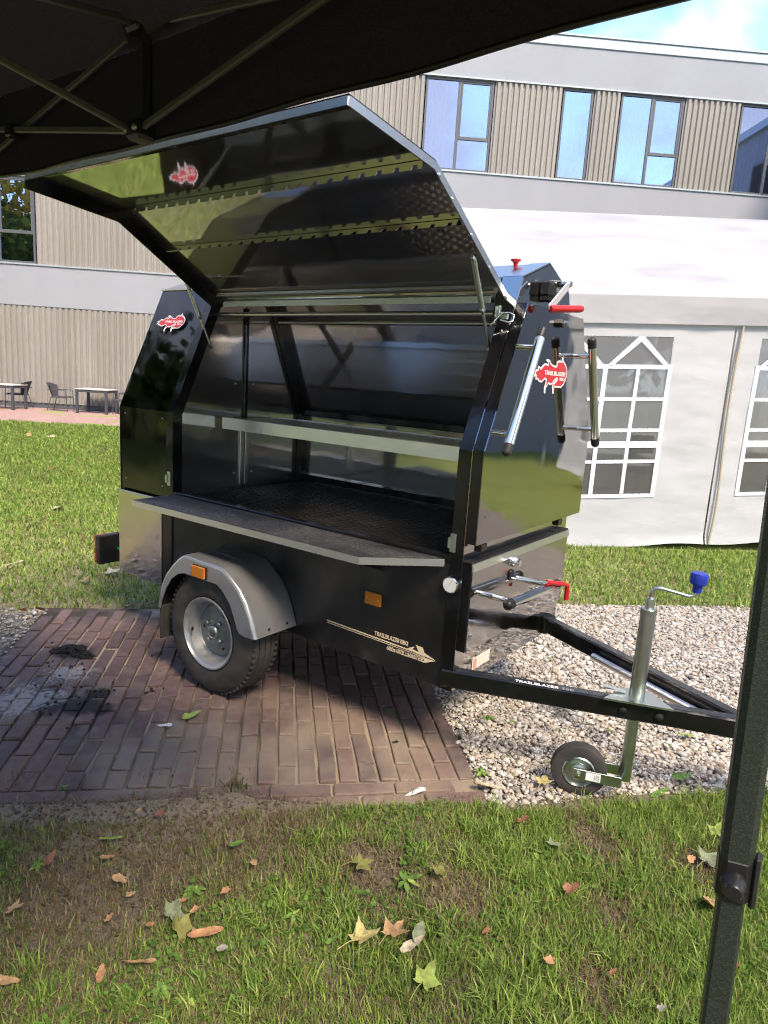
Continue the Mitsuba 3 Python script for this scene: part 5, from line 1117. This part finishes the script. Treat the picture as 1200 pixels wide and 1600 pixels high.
LEAVES = [  # x, y, size, turn, shape, colour, fold, curl, height, label
    (-0.179, -1.272, 0.0559, 0.59, 'lobed', 'greygreen', 0.5, 0.1, 0.034, 'grey green leaf half under an olive leaf on the bare soil'),
    (-0.128, -1.280, 0.0596, -1.91, 'lobed', 'olive', 0.9, 0.2, 0.034, 'big olive leaf folded to a triangle on the bare soil'),
    (-0.194, -1.219, 0.0191, 0.20, 'scrap', 'orange', 0.4, 0.3, 0.034, 'small orange leaf scrap just above the folded olive leaf'),
    (-0.136, -1.217, 0.0212, -0.67, 'scrap', 'orange', 0.5, 0.3, 0.034, 'orange leaf scrap just right of the folded olive leaf'),
    (-0.043, -1.256, 0.0451, -0.59, 'oval', 'orange', 0.9, 0.3, 0.034, 'long curled orange leaf below the folded olive leaf'),
    (-0.101, -1.435, 0.0448, -0.17, 'oval', 'tan', 0.5, 0.2, 0.034, 'broad tan leaf lying in the lower left grass'),
    (-0.145, -1.520, 0.0271, 0.85, 'oval', 'orange', 0.8, 0.2, 0.034, 'narrow orange leaf standing on edge in the lower left grass'),
    (-0.544, -1.563, 0.0415, -0.86, 'lobed', 'tan', 0.3, 0.2, 0.034, 'crinkled tan leaf on bare soil at the left edge'),
    (-0.315, -1.688, 0.0347, -0.69, 'oval', 'tan', 0.4, 0.1, 0.034, 'tan leaf cut by the left edge of the picture'),
    (-0.302, -1.400, 0.0207, 0.48, 'scrap', 'orange', 0.4, 0.3, 0.034, 'orange leaf scrap in the middle of the bare soil'),
    (-0.192, -1.338, 0.0182, -0.25, 'scrap', 'orange', 0.4, 0.3, 0.034, 'orange leaf scrap left of the grey green leaf'),
    (-0.337, -1.307, 0.0192, -0.20, 'scrap', 'tan', 0.4, 0.3, 0.034, 'tan leaf scrap at the upper edge of the bare soil'),
    (-0.534, -1.261, 0.0232, -0.39, 'oval', 'orange', 0.5, 0.3, 0.034, 'small orange leaf below the yellow green oval leaf'),
    (-0.608, -1.203, 0.0348, -0.74, 'oval', 'lime', 0.4, 0.2, 0.034, 'yellow green oval leaf on dry grass in front of the patio'),
    (-0.666, -1.384, 0.0281, 0.62, 'oval', 'russet', 0.7, 0.4, 0.034, 'curled rust brown leaf near the left edge'),
    (-0.129, -1.107, 0.0220, -0.66, 'scrap', 'orange', 0.3, 0.2, 0.034, 'single orange leaf scrap in green grass left of centre'),
    (-0.156, -0.963, 0.0234, 0.51, 'scrap', 'tan', 0.3, 0.2, 0.034, 'tan leaf scrap beside the brown bare strip'),
    (-0.268, -0.939, 0.0243, -0.42, 'oval', 'green', 0.3, 0.2, 0.034, 'small green leaf with a long stalk on the brown strip'),
    (-0.595, -1.015, 0.0227, -0.36, 'scrap', 'russet', 0.5, 0.3, 0.034, 'rust brown leaf at the sandy patio edge'),
    (-0.668, -1.050, 0.0200, 0.54, 'scrap', 'tan', 0.5, 0.3, 0.034, 'pale tan leaf scrap at the sandy patio edge'),
    (-0.417, -1.291, 0.0272, -0.65, 'scrap', 'tan', 0.3, 0.2, 0.034, 'ragged tan leaf on the dark soil patch'),
    (0.033, -1.260, 0.0198, -0.31, 'scrap', 'pale', 0.4, 0.2, 0.034, 'pale grey leaf scrap in the grass below the folded olive leaf'),
    (0.115, -0.735, 0.0552, -0.47, 'lobed', 'olive', 0.25, 0.1, 0.034, 'flat olive green lobed leaf right of the brown strip'),
    (0.345, -0.595, 0.0443, 0.40, 'lobed', 'olive', 0.7, 0.3, 0.034, 'olive brown leaf on the small bare patch'),
    (0.316, -0.976, 0.0660, -0.36, 'lobed', 'yellow', 0.8, 0.2, 0.034, 'large folded yellowish leaf in the middle of the grass'),
    (0.368, -0.898, 0.0555, 0.04, 'lobed', 'tan', 0.5, 0.3, 0.034, 'tan lobed leaf right of the large yellowish leaf'),
    (0.438, -0.899, 0.0362, -0.38, 'oval', 'cream', 0.4, 0.2, 0.034, 'cream leaf touching the tan lobed leaf'),
    (0.429, -0.852, 0.0417, 0.33, 'oval', 'greygreen', 0.4, 0.2, 0.034, 'green leaf behind the cream leaf'),
    (0.531, -0.974, 0.0577, 0.05, 'lobed', 'lime', 0.35, 0.1, 0.034, 'bright yellow green lobed leaf near the bottom'),
    (0.252, -1.033, 0.0227, -0.35, 'oval', 'green', 0.3, 0.1, 0.034, 'small green leaf left of the large yellowish leaf'),
    (0.391, 0.144, 0.0553, 0.08, 'lobed', 'yellow', 0.4, 0.2, 0.034, 'yellow green leaf leaning at the jockey wheel'),
    (0.219, -0.013, 0.0548, -0.73, 'oval', 'cream', 0.6, 0.2, 0.014, 'pale dry leaf at the front corner of the patio'),
    (0.827, 0.625, 0.0443, -0.63, 'oval', 'green', 0.3, 0.1, 0.02, 'green leaf on the gravel near the canopy leg'),
    (0.754, 1.028, 0.0459, -0.60, 'oval', 'lime', 0.3, 0.1, 0.02, 'light green leaf on the gravel under the drawbar'),
    (0.787, 0.427, 0.0423, -0.48, 'oval', 'green', 0.3, 0.1, 0.02, 'green leaf where gravel meets the front grass'),
    (0.434, -0.146, 0.0355, -0.32, 'scrap', 'russet', 0.5, 0.3, 0.034, 'rust brown leaf in the grass in front of the jockey wheel'),
    (0.578, -0.201, 0.0422, -0.66, 'lobed', 'greygreen', 0.3, 0.1, 0.034, 'flat grey green leaf in the right grass'),
    (1.042, 0.093, 0.0666, -0.31, 'lobed', 'greygreen', 0.4, 0.2, 0.034, 'large pale green leaf beside the canopy leg'),
    (1.089, -0.127, 0.0610, 0.01, 'oval', 'tan', 0.5, 0.2, 0.034, 'tan leaf partly hidden by the canopy leg'),
    (1.033, 0.288, 0.0592, -0.02, 'lobed', 'lime', 0.4, 0.2, 0.034, 'yellow green leaf behind the canopy leg'),
    (0.769, -0.689, 0.0224, -0.57, 'scrap', 'orange', 0.5, 0.3, 0.034, 'orange leaf in lush grass at lower right'),
    (0.715, -0.368, 0.0334, -0.69, 'scrap', 'russet', 0.5, 0.3, 0.034, 'dark rust leaf on the worn track in the right grass'),
    (0.990, 0.057, 0.0222, -0.20, 'scrap', 'orange', 0.5, 0.3, 0.034, 'orange leaf scrap on the bare patch left of the canopy leg'),
    (0.928, -0.608, 0.0155, -0.46, 'scrap', 'russet', 0.5, 0.3, 0.034, 'small rust scrap low in the right grass'),
    (0.579, -0.712, 0.0187, -0.40, 'scrap', 'russet', 0.5, 0.3, 0.034, 'rust scrap at the left side of the lush grass'),
    (1.198, -0.358, 0.0203, -0.49, 'scrap', 'russet', 0.5, 0.3, 0.034, 'rust leaf scrap right of the canopy leg'),
    (1.070, -0.637, 0.0188, -0.04, 'scrap', 'pale', 0.5, 0.3, 0.034, 'pale leaf scrap near the bottom left of the canopy leg'),
    (-0.205, -0.625, 0.0206, -0.20, 'scrap', 'russet', 0.5, 0.3, 0.014, 'rust scrap in the grass below the patio border'),
    (-1.131, -0.454, 0.0446, -0.22, 'oval', 'lime', 0.4, 0.2, 0.014, 'pale green leaf lying on the bricks before the wheel'),
    (-0.273, 0.025, 0.0215, 0.00, 'oval', 'green', 0.3, 0.1, 0.014, 'tiny green leaf on the shaded bricks'),
    (-3.349, 0.515, 0.1030, -0.20, 'lobed', 'cream', 0.3, 0.1, 0.034, 'pale leaf on the lawn under the tail lamp'),
    (-5.835, 1.427, 0.1024, 0.11, 'lobed', 'cream', 0.3, 0.1, 0.034, 'pale leaf on the left lawn beside the trailer'),
    (-4.023, 0.091, 0.0734, -0.12, 'oval', 'cream', 0.3, 0.1, 0.034, 'pale leaf on the lawn at the left edge'),
    (-13.053, 5.604, 0.1541, 0.57, 'lobed', 'tan', 0.3, 0.1, 0.034, 'far tan leaf on the lawn near the terrace'),
    (-12.903, 4.626, 0.1129, 0.59, 'scrap', 'tan', 0.3, 0.1, 0.034, 'far tan leaf scrap on the lawn left of the terrace chairs'),
    (-12.442, 4.853, 0.1122, 0.56, 'scrap', 'cream', 0.3, 0.1, 0.034, 'far cream leaf scrap on the lawn below the chair'),
    (-3.011, -0.329, 0.0456, 0.46, 'scrap', 'orange', 0.5, 0.3, 0.02, 'orange leaf on the small gravel patch at the left'),
    (-2.951, -0.247, 0.0459, 0.44, 'scrap', 'russet', 0.5, 0.3, 0.02, 'rust leaf where left gravel meets the lawn'),
    (-3.306, 0.285, 0.0524, 0.47, 'scrap', 'tan', 0.5, 0.3, 0.034, 'tan leaf on the lawn left of the mudguard'),
    (-2.630, 0.212, 0.0478, -0.30, 'scrap', 'tan', 0.5, 0.3, 0.014, 'tan leaf at the back edge of the bricks'),
]
for (x, y, s, a, kind, col, fold, curl, h, lab) in LEAVES:
    rr = np.random.default_rng(int(abs(x * 1000) + abs(y * 777)))
    m = leaf_mesh(kind, s, fold, curl, rr)
    M = trimesh.transformations.euler_matrix(rr.normal(0, 0.22), rr.normal(0, 0.22), a)
    M[:3, 3] = (x, y, h); m.apply_transform(M)
    k = key_of('fallen_leaf'); scene[k] = mikit.ply(m, 'leaf_' + col, 40)
    tag(k, lab, 'leaf')
    if kind == 'lobed' and s > 0.045:
        d = M[:3, :3] @ np.array([0, -1, 0.0]); b = np.array([x, y, h + 0.003]) + d * s * 0.1
        put(k, 'stalk', tube([b, b + d * s * 0.6 + (0, 0, 0.01), b + d * s * 1.2], 0.0013, 6), 'leaf_' + col, True)
def weed(x, y, size, nl, lab, col='green'):
    k = thing('weed', lab, 'weed')
    rr = np.random.default_rng(int(abs(x * 991) + abs(y * 313)))
    put(k, 'stem', tube([(x, y, -0.03), (x + 0.003, y, size * 0.5)], 0.0025, 6), 'leaf_green')
    for i in range(nl):
        a = i * 2.4 + rr.normal(0, 0.3); m = leaf_mesh('oval', size * rr.uniform(0.28, 0.5), 0.35, 0.1, rr)
        M = trimesh.transformations.euler_matrix(rr.uniform(-0.5, 0.1), 0, a - math.pi / 2); q = size * rr.uniform(0.15, 0.75)
        M[:3, 3] = (x + q * math.cos(a), y + q * math.sin(a), size * rr.uniform(0.1, 0.5)); m.apply_transform(M)
        put(k, 'leaf', m, 'leaf_' + (col if rr.random() < 0.75 else 'lime'), 40)
WEEDS = [
    (0.148, 0.063, 0.0390, 9, 'leafy weed at the front right corner of the patio'),
    (-0.057, 0.508, 0.0514, 9, 'leafy weed in the gravel beside the patio edge'),
    (-0.474, 0.240, 0.0274, 5, 'small weed between the shaded bricks'),
    (0.264, -0.682, 0.0483, 7, 'broad leaved clover on the small bare patch'),
    (-0.173, -1.461, 0.0168, 5, 'small clover next to the tan leaf at lower left'),
    (-0.156, -1.402, 0.0172, 5, 'small clover above the broad tan leaf'),
    (-1.042, -1.136, 0.0212, 5, 'weed in the joint of the front left bricks'),
    (0.540, -0.265, 0.0434, 6, 'dock weed in the right grass'),
    (0.671, -0.163, 0.0326, 7, 'low weed on the worn track in the right grass'),
    (-0.009, -1.434, 0.0356, 11, 'bright green weed in the lower left grass'),
    (0.065, -1.408, 0.0383, 12, 'bright green weed near the bottom left of the yellow green leaf'),
    (0.038, 0.579, 0.0242, 5, 'small green weed in the gravel by the drawbar'),
    (0.436, 0.831, 0.0270, 5, 'small green weed in the gravel behind the jockey wheel'),
    (-0.133, 1.463, 0.0300, 4, 'small weed in the gravel under the front panel'),
    (1.131, -0.017, 0.0449, 8, 'broad weed behind the canopy leg'),
    (0.086, -1.021, 0.0335, 9, 'dark green weed left of the flat olive leaf'),
    (-0.232, -1.155, 0.0425, 12, 'green weed patch above the bare soil'),
    (-0.697, -1.406, 0.0358, 10, 'pale weed patch near the left edge'),
]
for w in WEEDS: weed(*w)
# heap of cold charcoal, crumbs and two scraps
r = np.random.default_rng(9)
n = 900
th_ = r.uniform(0, 2 * np.pi, n); rad = 0.10 * np.sqrt(r.random(n)) * (0.75 + 0.3 * np.sin(th_ * 2 + 1) + 0.22 * np.sin(th_ * 3 + 2) + 0.15 * np.sin(th_ * 5))
P = np.stack([-2.215 + 1.25 * rad * np.cos(th_), -0.425 + rad * np.sin(th_), 0.004 + 0.022 * (1 - rad / 0.11) * r.random(n)], -1)
ex = [(-1.66, -0.615, 0.05, 40), (-1.50, -0.42, 0.02, 12), (-1.62, -0.76, 0.09, 40), (-2.0, -0.66, 0.15, 30)]
P = np.vstack([P] + [np.stack([r.normal(a, s, c), r.normal(b, s, c), 0.003 + 0 * r.random(c)], -1) for a, b, s, c in ex])
s = r.uniform(0.002, 0.009, len(P))
scatter(ico, P, np.stack([s, s, s * 0.7], -1), 55, np.tile((0.012, 0.012, 0.012), (len(P), 1)) * r.uniform(0.6, 1.8, (len(P), 1)), 'vertex_matte', 'charcoal', label='heap of cold black charcoal crumbs on the bricks', category='charcoal')
for (x, y, l, w, a, mt, lab) in ((-1.145, -0.595, 0.085, 0.026, 0.25, 'decal_white', 'white paper scrap lying on the bricks'), (0.012, -0.245, 0.085, 0.026, 0.9, 'dial', 'pale shard at the front edge of the patio')):
    pts = [(-0.5, -0.15), (-0.1, -0.4), (0.45, -0.5), (0.5, 0.1), (0.3, 0.5), (-0.3, 0.25)]
    m = trimesh.creation.extrude_polygon(Polygon([(p * l, q * w) for p, q in pts]), 0.004, engine='earcut').subdivide_to_size(0.02)
    v = m.vertices; v[:, 2] += 0.010 * np.sin(v[:, 0] * 40); m.vertices = v
    m.apply_transform(trimesh.transformations.rotation_matrix(a, (0, 0, 1))); m.apply_translation((x, y, 0.012))
    k = key_of('litter_scrap'); scene[k] = mikit.ply(m, mt, 40); tag(k, lab, 'litter')

# ---------------------------------------------------------------- trees behind the photographer, seen in the window panes
def tree(x, y, h, cr, cols, lab, seed):
    r = np.random.default_rng(seed)
    k = thing('tree', lab, 'tree')
    put(k, 'trunk', tube([(x, y, -0.2), (x + 0.1, y, h * 0.25), (x - 0.05, y + 0.1, h * 0.5), (x, y, h * 0.8)], [0.28, 0.22, 0.16, 0.05], 10), 'leaf_brown', True)
    n = 4200
    cl = r.normal(size=(40, 3)); cl = cl / np.linalg.norm(cl, axis=1, keepdims=True) * r.uniform(0.35, 0.95, (40, 1)) * np.array([cr, cr, h * 0.38]) + np.array([x, y, h * 0.60])
    c = cl[r.integers(0, 40, n)] + r.normal(0, cr * 0.20, (n, 3))
    c[:, 2] = c[:, 2].clip(0.3)
    a = r.normal(size=(n, 3)); a /= np.linalg.norm(a, axis=1, keepdims=True); b = np.cross(a, r.normal(size=(n, 3))); b /= np.linalg.norm(b, axis=1, keepdims=True)
    s = r.uniform(0.14, 0.30, n)[:, None]
    Vv = np.stack([c - a * s, c - b * s * 0.7, c + a * s, c + b * s * 0.7], 1).reshape(-1, 3)
    F = (np.arange(n)[:, None, None] * 4 + np.array([[0, 1, 2], [0, 2, 3]])[None]).reshape(-1, 3)
    col = np.array(cols)[r.integers(0, len(cols), n)] * r.uniform(0.7, 1.3, (n, 1))
    scene[k + '__crown'] = mikit.ply(trimesh.Trimesh(Vv, F, process=False), 'vertex_leaf', False, color=np.repeat(col, 4, 0))
GRN, AUT = [(0.05, 0.09, 0.02), (0.08, 0.12, 0.025), (0.04, 0.07, 0.02)], [(0.44, 0.30, 0.06), (0.34, 0.26, 0.05), (0.20, 0.18, 0.04)]
for i, (t, nn, h, cr, cols, lab) in enumerate([(-21, 0, 13.0, 5.0, AUT, 'golden autumn tree mirrored in the left window pane'), (-27, 3, 12, 3.8, GRN, 'green tree behind the golden autumn tree'), (-14, -9, 9, 3.2, GRN, 'round green tree left of the photographer'), (-6, -13, 8, 3.0, GRN, 'green tree behind the black canopy'), (3, -14, 8, 3.2, GRN, 'green tree behind the canopy to the right'), (9.5, -10, 8, 2.8, AUT, 'small yellowing tree right of the canopy'), (-13.5, 2.5, 8.5, 3.2, GRN, 'dark green tree at the left side of the lawn'), (-18, 6.0, 9, 3.4, GRN, 'broad dark tree at the far left of the lawn'), (-10.5, -2.5, 8, 3.0, GRN, 'dark tree behind the left canopy corner')]):
    q = fpt(t, nn); tree(q[0], q[1], h, cr, cols, lab, 60 + i)
